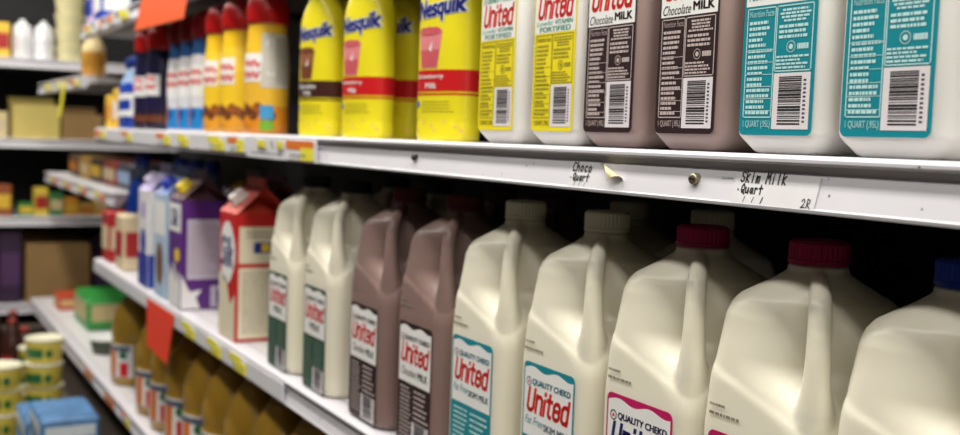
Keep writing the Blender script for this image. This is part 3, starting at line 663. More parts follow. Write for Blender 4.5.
# ------------------------------------------------------------------ gable top cartons
def make_carton(kind, label, group):
    t = thing('milk_carton', label, 'carton', (0, 0, 0), 0, group)
    W_, H_, G_, F_ = 0.048, 0.214, 0.256, 0.272
    c = {'red': ((196, 30, 28), (228, 218, 190)), 'purple': ((92, 44, 128), (206, 196, 214)), 'pale': ((176, 200, 222), (226, 230, 236)), 'navy': ((228, 226, 226), (34, 52, 130))}[kind]
    m0 = mat('carton_' + kind, c[0], 0.38, 0.04); m1 = mat('carton_%s_panel' % kind, c[1], 0.42, 0.03)
    b = MB(); b.box(-W_, W_, -W_, W_, 0, H_, 0, 0.0022); body = b.build('body', m0, t)
    b = MB()   # gable roof: slopes face the aisle and the back, gussets fold in at the sides
    A = [(-W_, -W_, H_ - 0.001), (W_, -W_, H_ - 0.001), (W_, W_, H_ - 0.001), (-W_, W_, H_ - 0.001)]; Rg = [(-W_, -0.002, G_), (W_, -0.002, G_), (W_, 0.002, G_), (-W_, 0.002, G_)]
    gl, gr = (-W_ * 0.45, 0, H_ + 0.022), (W_ * 0.45, 0, H_ + 0.022)
    v = A + Rg + [gl, gr]
    b.add(v, [(0, 1, 5, 4), (2, 3, 7, 6), (1, 2, 9), (2, 6, 9), (6, 5, 9), (5, 1, 9), (3, 0, 8), (0, 4, 8), (4, 7, 8), (7, 3, 8), (4, 5, 6, 7)], 0)
    rf = mat('carton_roof_' + kind, {'red': (190, 60, 44), 'purple': (92, 62, 70), 'pale': (120, 140, 190), 'navy': (196, 186, 226)}[kind], 0.42, 0.05)
    b.build('gable_roof', rf, t)
    b = MB(); b.box(-W_, W_, -0.002, 0.002, G_ - 0.002, F_); b.build('top_seam', rf, t)
    capm = mat('spout_cap_' + kind, {'red': (226, 214, 208), 'purple': (236, 206, 40), 'pale': (40, 70, 190), 'navy': (216, 206, 236)}[kind], 0.35, 0.03)
    b = MB(); nrm = Vector((0, -(G_ - H_), W_)).normalized(); base = Vector((0, -W_ * 0.55, H_ + (G_ - H_) * 0.45)); ex = Vector((1, 0, 0)); ey = nrm.cross(ex)
    b.loft([[tuple(base + nrm * hh + ex * (rr * math.cos(6.2832 * i / 24)) + ey * (rr * math.sin(6.2832 * i / 24))) for i in range(24)] for rr, hh in ((0.017, -0.002), (0.017, 0.003), (0.0145, 0.004), (0.0142, 0.015), (0.013, 0.0165))], 0)
    b.build('spout_cap', capm, t)
    fm = flatmap(W_); sm = lambda u, v, h: (W_ + h, u, v)
    p = Print(fm); q = Print(sm)
    if kind == 'red':
        pts = [(0.041 * math.cos(a) * (1 + 0.1 * math.cos(3 * a)), 0.146 + 0.052 * math.sin(a)) for a in [6.2832 * i / 24 for i in range(24)]]
        p.poly(pts, 0, 0.0004); p.text('Silk', -0.034, 0.122, 0.066, 0.050, 1, 0.0008, 0.03, 0.15)
        p.poly([(-0.046, 0.003), (0.046, 0.003), (0.046, 0.080), (0.020, 0.060), (-0.005, 0.100), (-0.046, 0.112)], 2, 0.0004)
        q.rect(-0.043, 0.046, 0.006, 0.124, 2, 0.0004); q.rect(-0.043, 0.046, 0.131, 0.192, 2, 0.0004); q.rect(-0.018, 0.018, 0.148, 0.166, 1, 0.0007); q.rect(-0.005, 0.008, 0.150, 0.164, 3, 0.0009)
        q.lines(-0.03, 0.036, 0.172, 0.186, 2, 4, 0.0007, 0.4, 3, 0.2); q.lines(-0.036, 0.038, 0.014, 0.118, 18, 4, 0.0007, 0.28, 4, 0.4)
    elif kind == 'purple':
        p.rect(-0.046, 0.046, 0.150, 0.205, 0, 0.0004); p.text('Silk', -0.032, 0.160, 0.060, 0.034, 1, 0.0008, 0.03, 0.15)
        p.disc(0.02, 0.105, 0.020, 3, 0.0005, 12, 0.014)
        spl = [(-0.046, 0.003), (0.046, 0.003), (0.046, 0.055), (0.03, 0.078), (0.012, 0.05), (0.0, 0.095), (-0.02, 0.06), (-0.046, 0.085)]
        p.poly(spl, 0, 0.0006)
        q.rect(-0.036, 0.036, 0.060, 0.176, 2, 0.0004); q.lines(-0.030, 0.030, 0.068, 0.168, 18, 4, 0.0007, 0.22, 9, 0.4)
        q.poly([(-0.047, 0.003), (-0.010, 0.003), (-0.018, 0.024), (-0.006, 0.040), (-0.030, 0.036), (-0.047, 0.070)], 0, 0.0005)
        q.rect(0.010, 0.046, 0.005, 0.046, 2, 0.0005); q.rect(0.022, 0.036, 0.010, 0.040, 5, 0.0008)
    elif kind == 'pale':
        p.rect(-0.046, 0.046, 0.130, 0.200, 0, 0.0004); p.disc(0.0, 0.07, 0.030, 6, 0.0006, 16, 0.045); q.rect(-0.040, 0.040, 0.05, 0.18, 2, 0.0004); q.lines(-0.034, 0.034, 0.06, 0.17, 12, 4, 0.0007, 0.3, 2, 0.4)
    else:
        p.rect(-0.047, 0.047, 0.003, 0.075, 5, 0.0004); p.disc(0.0, 0.10, 0.026, 5, 0.0006, 16, 0.03); p.disc(0, 0.17, 0.02, 7, 0.0006); q.rect(-0.047, 0.047, 0.003, 0.075, 5, 0.0004); q.rect(-0.03, 0.03, 0.09, 0.19, 4, 0.0004)
    pm = [WHITE_PRINT, mat('carton_letter_blue', (34, 48, 140), 0.4), m1, mat('carton_yellow', (238, 204, 40), 0.4), mat('carton_grey_text', (150, 140, 134), 0.5), mat('carton_blue', (38, 60, 160), 0.4), mat('carton_brown', (120, 80, 56), 0.45), mat('carton_mauve', (170, 150, 210), 0.45)]
    p.build('front_print', pm, t); q.build('side_print', pm, t)
    return t
GCT = 'gable top cartons on the middle shelf'
for kind, spots in (('red', [(-1.724, 0.057, 'red gable top carton with beige facts panel beside the white jug'), (-1.718, 0.165, 'red gable top carton in the second row')]),
                    ('purple', [(-2.062, 0.052, 'purple gable top carton with yellow cap and lavender panel'), (-2.056, 0.160, 'purple gable top carton in the second row'), (-1.925, 0.160, 'purple gable top carton behind, beside the second row red carton')]),
                    ('pale', [(-2.196, 0.054, 'pale blue gable top carton with blue cap beside the purple carton')]),
                    ('navy', [(-2.352, 0.054, 'white gable top carton with navy base and lavender cap')])):
    proto = None
    for x, y, lab in spots:
        if proto is None: proto = make_carton(kind, lab, GCT); proto.location = (x, y, S_MID)
        else: dup(proto, (x, y, S_MID), lab)

# blue bottles and red boxes beyond the cartons
tall = [(0.034, 0), (0.037, 0.005), (0.037, 0.16), (0.030, 0.20), (0.018, 0.225), (0.016, 0.255)]
o = make_bottle('water_bottle', tall, [BLUE, LBLUE], [0, 0, 0, 0, 1], [(0.018, 0.25), (0.0185, 0.274), (0.014, 0.278)], BLUE, 'tall blue bottle nearest the purple carton', 'bottle', 'tall blue bottles behind the cartons', dec_pale)
o.location = (-2.40, 0.170, S_MID)
dup(o, (-2.52, 0.165, S_MID), 'second tall blue bottle behind the white and navy carton'); dup(o, (-2.64, 0.160, S_MID), 'tall blue bottle behind the red boxes'); dup(o, (-2.74, 0.085, S_MID), 'tall blue bottle standing farthest left behind the cartons')
REDB = mat('box_red', (168, 34, 36), 0.45, 0.08); BEIGE = mat('box_beige', (214, 196, 160), 0.5, 0.08)
make_pack('food_box', 0.09, 0.08, 0.130, REDB, BEIGE, 'red box with beige panel at the far end of the carton shelf', 'box', (-2.84, 0.055, S_MID))
make_pack('food_box', 0.09, 0.08, 0.135, BEIGE, REDB, 'beige box with red panel beside the white and navy carton', 'box', (-2.66, 0.055, S_MID))

# ------------------------------------------------------------------ juice bottles on the lowest shelf
AMB = mat('apple_juice', (172, 134, 48), 0.22, 0.12, 16); AMB2 = mat('apple_juice_dark', (140, 104, 40), 0.25, 0.12, 16)
jp = [(0.040, 0), (0.046, 0.005), (0.047, 0.03), (0.047, 0.105), (0.044, 0.112), (0.047, 0.12), (0.046, 0.15), (0.038, 0.185), (0.022, 0.215), (0.017, 0.225), (0.0165, 0.24)]
def dec_juice(p):
    p.rect(-1.0, 1.3, 0.022, 0.104, 0, 0.0005, 26, 4); p.rect(-0.7, -0.1, 0.024, 0.080, 1, 0.0009, 8, 2); p.rect(0.1, 0.5, 0.024, 0.09, 2, 0.0009, 4, 2); p.rect(0.7, 1.1, 0.024, 0.06, 1, 0.0009, 4, 2); p.rect(-0.9, 1.2, 0.088, 0.1, 4, 0.0009, 20, 1); p.disc(0.85, 0.078, 0.2, 3, 0.0009, 12, 0.01); return [WHITE_PRINT, RED_PRINT, mat('label_orange', (220, 120, 40), 0.4), mat('label_green', (50, 110, 60), 0.4), mat('label_slate', (84, 96, 120), 0.4)]
o = make_bottle('juice_bottle', jp, [AMB, AMB2], [0] * 6 + [0, 0, 1, 1], [(0.019, 0.232), (0.0195, 0.25), (0.015, 0.254)], mat('juice_cap', (180, 150, 60), 0.4), 'amber juice bottle standing alone beside the green tub', 'juice bottle', 'amber juice bottles on the lowest shelf', dec_juice)
o.location = (-2.755, 0.075, S_BOT); o.scale = (1.22, 1.22, 1.02)
jx = [(-2.44, 'amber juice bottle under the orange hanging tag'), (-2.30, 'amber juice bottle just right of the orange hanging tag'), (-2.16, 'third amber juice bottle from the orange tag'), (-2.02, 'fourth amber juice bottle from the orange tag'), (-1.88, 'fifth amber juice bottle from the orange tag'),
      (-1.74, 'sixth amber juice bottle from the orange tag'), (-1.60, 'seventh amber juice bottle from the orange tag'), (-1.46, 'amber juice bottle at the lower right, last one in view')]
for x, lab in jx: dup(o, (x, 0.072, S_BOT), lab)
for k, x in enumerate((-2.75, -2.44, -2.30, -2.16, -2.02, -1.88, -1.74)): dup(o, (x + 0.015, 0.192, S_BOT), 'second row amber juice bottle behind %s' % ['the lone bottle by the green box', 'the one under the orange tag', 'the one right of the orange tag', 'the third from the orange tag', 'the fourth from the orange tag', 'the fifth from the orange tag', 'the sixth from the orange tag'][k])

# tubs and packs farther along the lowest shelf
def make_tub(r, h, m, lidm, label, cat, loc, group=None, band=None, oval=1.0, name='margarine_tub'):
    t = thing(name, label, cat, loc, 0, group)
    b = MB(); b.lathe([(r * 0.82, 0), (r * 0.84, 0.002), (r * 0.97, h * 0.92), (r * 0.97, h * 0.93)], 30); o = b.build('body', m, t)
    b = MB(); b.lathe([(r * 0.99, h * 0.90), (r, h * 0.905), (r, h * 0.98), (r * 0.97, h), (r * 0.90, h), (r * 0.88, h - 0.002), (r * 0.2, h - 0.002)], 30); b.build('lid', lidm, t)
    if band:
        tab = [(0, r * 0.83), (h, r * 0.98)]
        def mp(u, v, hh):
            (q,) = interp(tab, v); a = -math.pi / 4 + u; return ((q + hh) * math.cos(a), (q + hh) * math.sin(a), v)
        p = Print(mp); p.rect(-0.55, 0.55, h * 0.2, h * 0.62, 0, 0.002, 10, 2); p.disc(0.9, h * 0.4, 0.2, 0, 0.002, 10, h * 0.2); p.disc(-0.9, h * 0.4, 0.2, 0, 0.002, 10, h * 0.2); p.build('print', band, t)
    if oval != 1.0: t.scale = (oval, 1, 1)
    return t
GRN = mat('lid_green', (44, 150, 60), 0.4, 0.06); TUBC = mat('tub_cream', (196, 180, 130), 0.5, 0.1)
make_pack('salad_box', 0.26, 0.16, 0.10, mat('salad_box_green', (60, 150, 74), 0.4, 0.08), TUBC, 'green salad box on the lowest shelf', 'box', (-3.62, 0.16, S_BOT), 0, None, GRN, (0.30, 0.85))
make_tub(0.055, 0.045, mat('dip_tub', (70, 76, 60), 0.5, 0.1), WHITE_PRINT, 'small dark dip tub in front of the green salad box', 'tub', (-3.15, 0.085, S_BOT), None, None, 1.0, 'dip_tub')
TOM = mat('tomato_red', (190, 66, 40), 0.4, 0.15)
make_pack('tomato_box', 0.12, 0.09, 0.055, TOM, mat('tomato_label', (210, 170, 120), 0.5), 'reddish pack left of the green salad box', 'pack', (-3.98, 0.10, S_BOT))
make_pack('tomato_box', 0.12, 0.09, 0.055, TOM, mat('tomato_label', (210, 170, 120)), 'reddish pack behind the green salad box', 'pack', (-3.96, 0.24, S_BOT))
make_pack('tomato_box', 0.16, 0.10, 0.06, mat('pack_rust', (160, 80, 56), 0.5, 0.15), GRN, 'rust coloured pack deep on the lowest shelf beyond the green box', 'pack', (-3.92, 0.38, S_BOT))

# ------------------------------------------------------------------ deck: stacked yellow tubs and blue packs
TY = mat('tub_yellow', (226, 206, 84), 0.4, 0.06); LID = mat('tub_lid', (228, 224, 196), 0.45, 0.04); TG = mat('tub_green_print', (40, 110, 60), 0.4, 0.05)
DZ = 0.50; GT = 'stacked yellow margarine tubs'
th = 0.066
stacks = [(-3.10, -0.100, 4, 'right'), (-3.10, -0.205, 3, 'front'), (-3.32, -0.09, 3, 'rear')]
names = {('right', 0): 'bottom tub', ('right', 1): 'second tub', ('right', 2): 'third tub', ('right', 3): 'topmost tub', ('front', 0): 'bottom tub', ('front', 1): 'middle tub', ('front', 2): 'top tub', ('rear', 0): 'bottom tub', ('rear', 1): 'middle tub', ('rear', 2): 'top tub'}
desc = {'right': 'yellow margarine %s of the tallest stack on the case deck', 'front': 'yellow margarine %s of the stack at the left edge', 'rear': 'yellow margarine %s of the stack behind the tallest'}
tub0 = None
for (x, y, n, key) in stacks:
    for k in range(n):
        lab = desc[key] % names[(key, k)]; loc = (x + 0.006 * (-1) ** k, y + 0.004 * (k % 2), DZ + k * th)
        if tub0 is None: tub0 = make_tub(0.052, th, TY, LID, lab, 'tub', loc, GT, TG)
        else: dup(tub0, loc, lab)
db = [(0.030, 0), (0.033, 0.004), (0.033, 0.10), (0.028, 0.13), (0.014, 0.165), (0.012, 0.19)]
def dec_red(p):
    p.rect(-1.2, 1.4, 0.03, 0.085, 0, 0.0005, 24, 2); p.rect(-0.6, 0.9, 0.045, 0.07, 1, 0.0009, 16, 1); return [REDB, CREAM]
dark_glass = mat('dark_sauce', (62, 34, 24), 0.25, 0.1)
for i, (x, y, lab) in enumerate(((-3.62, -0.09, 'dark brown sauce bottle nearest the yellow tubs on the deck'), (-3.78, -0.11, 'dark brown sauce bottle in the middle of the row on the deck'), (-3.95, -0.09, 'dark brown sauce bottle farthest along the deck'), (-4.10, -0.14, 'dark brown sauce bottle at the left edge against the end case'))):
    if i == 0: dk = make_bottle('sauce_bottle', db, [dark_glass], 0, [(0.014, 0.185), (0.0145, 0.20), (0.011, 0.204)], mat('sauce_cap', (150, 50, 34), 0.4), lab, 'bottle', 'dark sauce bottles on the deck', dec_red); dk.location = (x, y, DZ)
    else: dup(dk, (x, y, DZ), lab)
BP = mat('pack_sky_blue', (84, 130, 178), 0.35, 0.3, 26); BP2 = mat('pack_white_blue', (208, 220, 226), 0.4, 0.08)
pk = [(-2.86, -0.12, DZ, 'bottom blue pack beside the yellow tubs'), (-2.86, -0.12, DZ + 0.061, 'upper blue pack beside the yellow tubs'), (-2.62, -0.11, DZ, 'bottom blue pack nearest the juice shelf'),
      (-2.62, -0.11, DZ + 0.061, 'middle blue pack nearest the juice shelf'), (-2.62, -0.115, DZ + 0.122, 'topmost blue pack nearest the juice shelf')]
o = None
for x, y, z, lab in pk:
    if o is None: o = make_pack('butter_pack', 0.20, 0.13, 0.060, BP, BP2, lab, 'pack', (x, y, z), 0, 'blue packs on the case deck')
    else: dup(o, (x, y, z), lab)

# ------------------------------------------------------------------ far end case contents
BEI = mat('stack_beige', (214, 206, 160), 0.5, 0.06)
tb = None
for ci, (y, hgt) in enumerate(((0.162, 5),)):
    for k in range(hgt):
        lab = 'beige tub number %s up in the tall far stack' % ['one', 'two', 'three', 'four', 'five'][k]
        loc = (-4.43, y, E_TOP + k * 0.062)
        if tb is None: tb = make_tub(0.056, 0.062, BEI, BEI, lab, 'tub', loc, 'tall stack of beige tubs')
        else: dup(tb, loc, lab)
JW = mat('jug_far_white', (224, 224, 226), 0.4, 0.02)
def make_small_jug(label, loc):
    t = thing('milk_jug', label, 'milk jug', loc, math.radians(45), 'white jugs on the far end case'); build_blown(jug_white, 'body', JW, t); build_blown(jug_handle, 'handle', JW, t)
    b = MB(); ribbed_cap(b, 0.0200, 0.2705, 0.2865); b.build('cap', JW, t); t.scale = (0.50, 0.50, 0.52); return t
make_small_jug('small white jug at the left on the far end case', (-4.41, -0.012, E_TOP)); make_small_jug('small white jug beside the beige tub stack', (-4.41, 0.064, E_TOP))
make_pack('food_box', 0.05, 0.05, 0.13, YP, REDB, 'yellow and red box at the left edge on the far top shelf', 'box', (-4.40, -0.085, E_TOP), math.radians(90))
make_pack('food_box', 0.05, 0.05, 0.14, OP, BEIGE, 'orange and beige box farthest left on the far top shelf', 'box', (-4.40, -0.150, E_TOP), math.radians(90))
def make_open_carton(wx, wy, h, m, label, loc, rz=0.0):
    t = thing('cardboard_box', label, 'cardboard box', loc, rz)
    b = MB(); tk = 0.004
    b.box(-wx / 2, wx / 2, -wy / 2, wy / 2, 0, tk); b.build('bottom', m, t)
    for n_, (x0, x1, y0, y1) in (('side', (-wx / 2, wx / 2, -wy / 2, -wy / 2 + tk)), ('side', (-wx / 2, wx / 2, wy / 2 - tk, wy / 2)), ('side', (-wx / 2, -wx / 2 + tk, -wy / 2 + tk, wy / 2 - tk)), ('side', (wx / 2 - tk, wx / 2, -wy / 2 + tk, wy / 2 - tk))):
        b = MB(); b.box(x0, x1, y0, y1, tk, h); b.build(n_, m, t)
    b = MB(); b.loft([[(-wx / 2, yy, h), (wx / 2, yy, h), (wx / 2, yy + 0.03, h + 0.03), (-wx / 2, yy + 0.03, h + 0.03)] for yy in (wy / 2 - tk, wy / 2)], 0, True, True, False); b.build('flap', m, t)
    return t
YC = mat('carton_yellow_brown', (206, 186, 104), 0.6, 0.08, 12); CB = mat('cardboard', (150, 118, 72), 0.7, 0.08, 12)
make_open_carton(0.17, 0.14, 0.13, YC, 'yellow carton on the far middle shelf', (-4.45, 0.035, E_MID), math.radians(90))
make_open_carton(0.15, 0.14, 0.10, CB, 'brown open carton beside the yellow one on the far middle shelf', (-4.45, 0.205, E_MID), math.radians(90))
make_pack('food_box', 0.06, 0.06, 0.10, CREAM, BEIGE, 'cream box left of the yellow carton', 'box', (-4.42, -0.095, E_MID), math.radians(90))
make_open_carton(0.235, 0.22, 0.235, CB, 'large brown cardboard box at the bottom of the far end case', (-4.48, 0.118, E_BOT), math.radians(90))
make_pack('food_box', 0.08, 0.08, 0.26, mat('pack_plum', (58, 34, 66), 0.5, 0.1), mat('pack_violet', (84, 52, 96), 0.5, 0.1), 'dark purple pack right of the large cardboard box', 'pack', (-4.45, 0.29, E_BOT), math.radians(90))
make_pack('food_box', 0.08, 0.08, 0.28, mat('pack_plum', (58, 34, 66)), mat('pack_violet', (84, 52, 96)), 'dark purple pack left of the large cardboard box', 'pack', (-4.43, -0.055, E_BOT), math.radians(90))
cl = [((70, 140, 60), 'green pack'), ((222, 196, 70), 'yellow pack'), ((60, 130, 70), 'second green pack'), ((226, 150, 50), 'orange pack'), ((190, 150, 80), 'tan pack'), ((232, 170, 60), 'amber pack')]
for i, (c, nm) in enumerate(cl):
    make_pack('snack_pack', 0.052, 0.06, 0.05 + 0.02 * ((i * 3) % 4), mat('far_pack_%d' % i, c, 0.5, 0.12), [YP, REDB, CREAM, YP, OP, CREAM][i], '%s on the far lower shelf' % nm, 'pack', (-4.42, 0.0 + 0.056 * i, E_LOW), math.radians(90))
make_pack('food_box', 0.07, 0.07, 0.12, mat('far_box_rust', (150, 80, 40), 0.5, 0.1), YP, 'rust box at the left edge on the far lower shelf', 'box', (-4.42, -0.085, E_LOW), math.radians(90))

for i, (x, c, nm) in enumerate(((-3.98, (84, 56, 44), 'dark brown'), (-3.76, (196, 150, 60), 'golden'), (-3.54, (70, 50, 46), 'dark chestnut'), (-3.32, (150, 60, 40), 'brick red'), (-3.10, (60, 58, 70), 'slate'))):
    make_pack('food_box', 0.20, 0.16, 0.075, mat('far_low_%d' % i, c, 0.5, 0.12), [OP, CREAM, YP, BEIGE, LBLUE][i], '%s box on the short far lower shelf' % nm, 'box', (x, 0.19, 1.178))
for i, (y, z, h, c, nm) in enumerate(((-0.14, E_BOT, 0.22, (190, 170, 120), 'cream box at the left edge, bottom of the end case'), (-0.165, E_LOW, 0.09, (70, 90, 140), 'dusty blue box at the left edge on the far lower shelf'), (-0.165, E_MID, 0.15, (150, 60, 40), 'brick red box at the left edge on the far middle shelf'))):
    make_pack('food_box', 0.07, 0.07, h, mat('far_left_%d' % i, c, 0.5, 0.12), [REDB, CREAM, YP][i], nm, 'box', (-4.42, y, z), math.radians(90))

# ------------------------------------------------------------------ tags, strips and signs on the rails
TAGW = mat('tag_white', (232, 232, 232), 0.4, 0.03); TAGY = mat('tag_yellow', (238, 226, 60), 0.45, 0.05); TAGO = mat('tag_orange', (230, 120, 40), 0.45, 0.05); GREYP = mat('tag_grey_text', (140, 140, 146), 0.5)
def strip(x0, x1, zt, zb, yo, parent, name='tag_strip'):
    b = MB(); b.box(x0, x1, yo - 0.0015, yo + 0.001, zb, zt, 0, 0.0004); return b.build(name, mat('strip_plastic', (228, 228, 232), 0.25, 0.02), parent)
strip(XL + 0.002, -1.586, -0.0045, -0.0310, -0.0022, sh_up); strip(-1.582, -1.291, -0.0055, -0.0352, -0.0036, sh_up)
strip(XL + 0.002, -1.40, -0.0060, -0.0330, -0.0022, sh_mid)
def rail_tag(x0, x1, zt, zb, y, pieces, label):
    """pieces: (u0, u1, v0, v1, material) as fractions of the tag"""
    t = thing('price_tag', label, 'price tag', ((x0 + x1) / 2, y, zb), 0, 'price tags on the shelf rails')
    wd, h = x1 - x0, zt - zb
    b = MB(); b.box(-wd / 2, wd / 2, -0.0006, 0.0002, 0, h); b.build('card', TAGW, t)
    b = MB()
    for i, (u0, u1, v0, v1, m) in enumerate(pieces): b.box(-wd / 2 + wd * u0, -wd / 2 + wd * u1, -0.0011 - 0.0001 * i, -0.0005, h * v0, h * v1, i)
    b.build('printed_field', [p[4] for p in pieces], t)
    p = Print(lambda u, v, hh: (u, -0.0013 - hh, v)); p.lines(-wd * 0.36, wd * 0.36, h * 0.15, h * 0.35, 1, 0, 0.0002, 0.5, int(abs(x0) * 100), 0.2); p.build('price_print', GREYP, t)
OY = [(0.0, 0.62, 0.55, 1.0, TAGO), (0.55, 1.0, 0.0, 0.8, TAGY)]; YY = [(0.0, 0.7, 0.5, 1.0, TAGY), (0.3, 1.0, 0.0, 0.7, TAGY)]; YO = [(0, 1, 0, 1, TAGY)]
U = S_UP; yt = -0.0046
rail_tag(-2.885, -2.74, U - 0.007, U - 0.029, yt, [(0.0, 0.5, 0.3, 1.0, TAGO), (0.6, 1.0, 0.1, 1, TAGY)], 'orange and yellow price tag at the far end of the upper rail')
rail_tag(-2.545, -2.43, U - 0.006, U - 0.028, yt, OY, 'orange and yellow price tag under the small blue bottles')
rail_tag(-2.19, -2.075, U - 0.006, U - 0.028, yt, OY, 'orange and yellow price tag under the white and blue creamers')
rail_tag(-2.02, -1.935, U - 0.006, U - 0.028, yt, YY, 'yellow price tag under the white and blue creamers')
rail_tag(-1.805, -1.705, U - 0.006, U - 0.029, yt, YY, 'yellow price tag under the yellow creamers')
rail_tag(-1.685, -1.600, U - 0.006, U - 0.029, yt, OY, 'orange and yellow price tag under the orange creamer')
rail_tag(-1.530, -1.490, U - 0.009, U - 0.020, yt - 0.0014, YO, 'tiny yellow price tag left of the black mark')
rail_tag(-1.440, -1.415, U - 0.009, U - 0.020, yt - 0.0014, YO, 'tiny yellow price tag right of the black mark')
rail_tag(-1.400, -1.295, U - 0.007, U - 0.033, yt - 0.0014, [(0.0, 1.0, 0.55, 1.0, TAGO), (0.55, 1.0, 0.0, 0.65, TAGY)], 'orange and yellow price tag at the right end of the strip')
Mz = S_MID
for x0, x1, lab in ((-1.96, -1.87, 'left yellow price tag under the purple carton'), (-1.79, -1.70, 'yellow price tag under the red carton'), (-1.655, -1.565, 'yellow price tag between red carton and white jug')):
    rail_tag(x0, x1, Mz - 0.007, Mz - 0.031, yt, YY, lab)
for x0, x1, z, pc, lab in ((-3.02, -2.90, S_BOT, [(0, 1, 0.2, 1, TAGO)], 'orange price tag on the lowest rail near the yellow tubs'), (-2.72, -2.60, S_BOT, [(0, 1, 0, 1, TAGO)], 'orange price tag on the lowest rail under the lone juice bottle'), (-2.52, -2.42, S_BOT, OY, 'orange and yellow price tag on the lowest rail'),
                           (-3.60, -3.45, S_BOT, YY, 'yellow price tag on the lowest rail under the green box')):
    rail_tag(x0, x1, z - 0.008, z - 0.031, -0.0032, pc, lab)
for i, x in enumerate((-3.08, -2.92, -2.76, -2.60)):
    rail_tag(x, x + 0.11, S_TOP - 0.007, S_TOP - 0.031, -0.0032, [OY, [(0, 0.6, 0, 1, TAGW), (0.7, 1, 0.2, 1, TAGO)], [(0.2, 0.8, 0.3, 1, TAGO)], YY][i], '%s price tag on the topmost rail counted from the far end' % ['first', 'second', 'third', 'fourth'][i])
for i, x in enumerate((-3.85, -3.62, -3.30)):
    rail_tag(x, x + 0.15, 1.499 - 0.007, 1.499 - 0.031, -0.0032, [YY, [(0.3, 0.8, 0, 1, TAGY)], [(0, 0.4, 0.2, 1, TAGO), (0.5, 1, 0, 0.7, TAGY)]][i], '%s price tag from the left on the short far upper rail' % ['first', 'second', 'third'][i])
for i, x in enumerate((-4.10, -3.80, -3.50, -3.20)):
    rail_tag(x, x + 0.17, 1.178 - 0.007, 1.178 - 0.031, 0.0468, [(0.1, 0.5, 0.3, 1, TAGY), (0.6, 1, 0, 0.8, TAGO)], '%s price tag from the left on the short far lower rail' % ['first', 'second', 'third', 'fourth'][i])
b = MB(); p = Print(lambda u, v, h: (u, -0.0052 - h, v)); p.stroke([(-1.468, U - 0.011), (-1.462, U - 0.019)], 0.004, 0, 0.0); p.lines(-1.56, -1.41, U - 0.031, U - 0.025, 1, 1, 0, 0.5, 3, 0.2)
tag(p.build('ink_mark', [BLACK_PRINT, GREYP], None), 'small black pen mark on the white strip under the dark gap', 'ink mark')

# orange signs hanging from the rails
ORS = mat('sign_orange', (238, 92, 34), 0.5, 0.03)
def sheet(name, pts, y, m, label, cat, tk=0.0008, lean=0.0):
    z1 = max(q[1] for q in pts); P = [(a, y + lean * (z1 - c), c) for a, c in pts]
    b = MB(); b.loft([[(a, yy - tk, c) for a, yy, c in P], [(a, yy, c) for a, yy, c in P]], 0, True, True, False)
    return tag(b.build(name, m), label, cat)
sheet('paper_sign', [(-2.385, 1.566), (-1.960, 1.558), (-1.930, 1.634), (-2.34, 1.634)], -0.0045, ORS, 'plain orange paper sign hanging from the topmost shelf', 'sign', 0.0008, -0.08)
sheet('paper_sign', [(-2.225, 0.902), (-2.050, 0.896), (-2.020, 0.997), (-2.255, 0.997)], -0.0046, mat('sign_red_orange', (232, 62, 34), 0.5, 0.03), 'red orange paper tag hanging below the carton shelf', 'sign', 0.0008, -0.06)
sheet('paper_strip', [(-3.50, 1.38), (-3.44, 1.38), (-3.38, 1.49), (-3.44, 1.49)], -0.0042, TAGY, 'yellow paper strip hanging from the short far shelf', 'sign', 0.0008, -0.05)

# ------------------------------------------------------------------ handwritten tags
GL = {'S': [[(0.9, 0.85), (0.5, 1), (0.1, 0.8), (0.3, 0.55), (0.8, 0.4), (0.8, 0.1), (0.3, 0), (0.05, 0.15)]], 'k': [[(0.1, 1), (0.1, 0)], [(0.75, 0.75), (0.1, 0.35), (0.8, 0)]], 'i': [[(0.4, 0.62), (0.4, 0)], [(0.42, 0.9), (0.44, 0.84)]],
      'm': [[(0.05, 0), (0.08, 0.62), (0.4, 0.55), (0.42, 0)], [(0.42, 0.5), (0.8, 0.6), (0.85, 0)]], 'M': [[(0, 0), (0.1, 1), (0.45, 0.45), (0.8, 1), (0.95, 0)]], 'l': [[(0.4, 1), (0.45, 0)]],
      'Q': [[(0.5, 1), (0.1, 0.75), (0.08, 0.25), (0.45, 0), (0.85, 0.3), (0.85, 0.75), (0.5, 1)], [(0.55, 0.3), (1.0, -0.1)]], 'u': [[(0.05, 0.6), (0.1, 0.05), (0.6, 0.08), (0.8, 0.6), (0.85, 0)]], 'a': [[(0.8, 0.55), (0.3, 0.6), (0.1, 0.2), (0.4, 0), (0.8, 0.5), (0.9, 0)]],
      'r': [[(0.15, 0.6), (0.2, 0)], [(0.2, 0.4), (0.5, 0.62), (0.8, 0.55)]], 't': [[(0.45, 0.95), (0.5, 0)], [(0.1, 0.6), (0.9, 0.65)]], 'C': [[(0.9, 0.85), (0.4, 1), (0.05, 0.55), (0.3, 0), (0.9, 0.1)]], 'h': [[(0.1, 1), (0.12, 0)], [(0.12, 0.4), (0.5, 0.62), (0.75, 0.5), (0.8, 0)]],
      'o': [[(0.45, 0.62), (0.08, 0.4), (0.2, 0.02), (0.65, 0.02), (0.85, 0.4), (0.45, 0.62)]], 'c': [[(0.8, 0.55), (0.3, 0.6), (0.1, 0.25), (0.35, 0), (0.85, 0.08)]], '2': [[(0.05, 0.75), (0.35, 1), (0.8, 0.8), (0.6, 0.4), (0.05, 0.02), (0.95, 0.1)]],
      'R': [[(0.1, 0), (0.15, 1), (0.75, 0.9), (0.7, 0.55), (0.15, 0.48), (0.85, 0)]], '.': [[(0.3, 0.35), (0.4, 0.3)]], ' ': []}
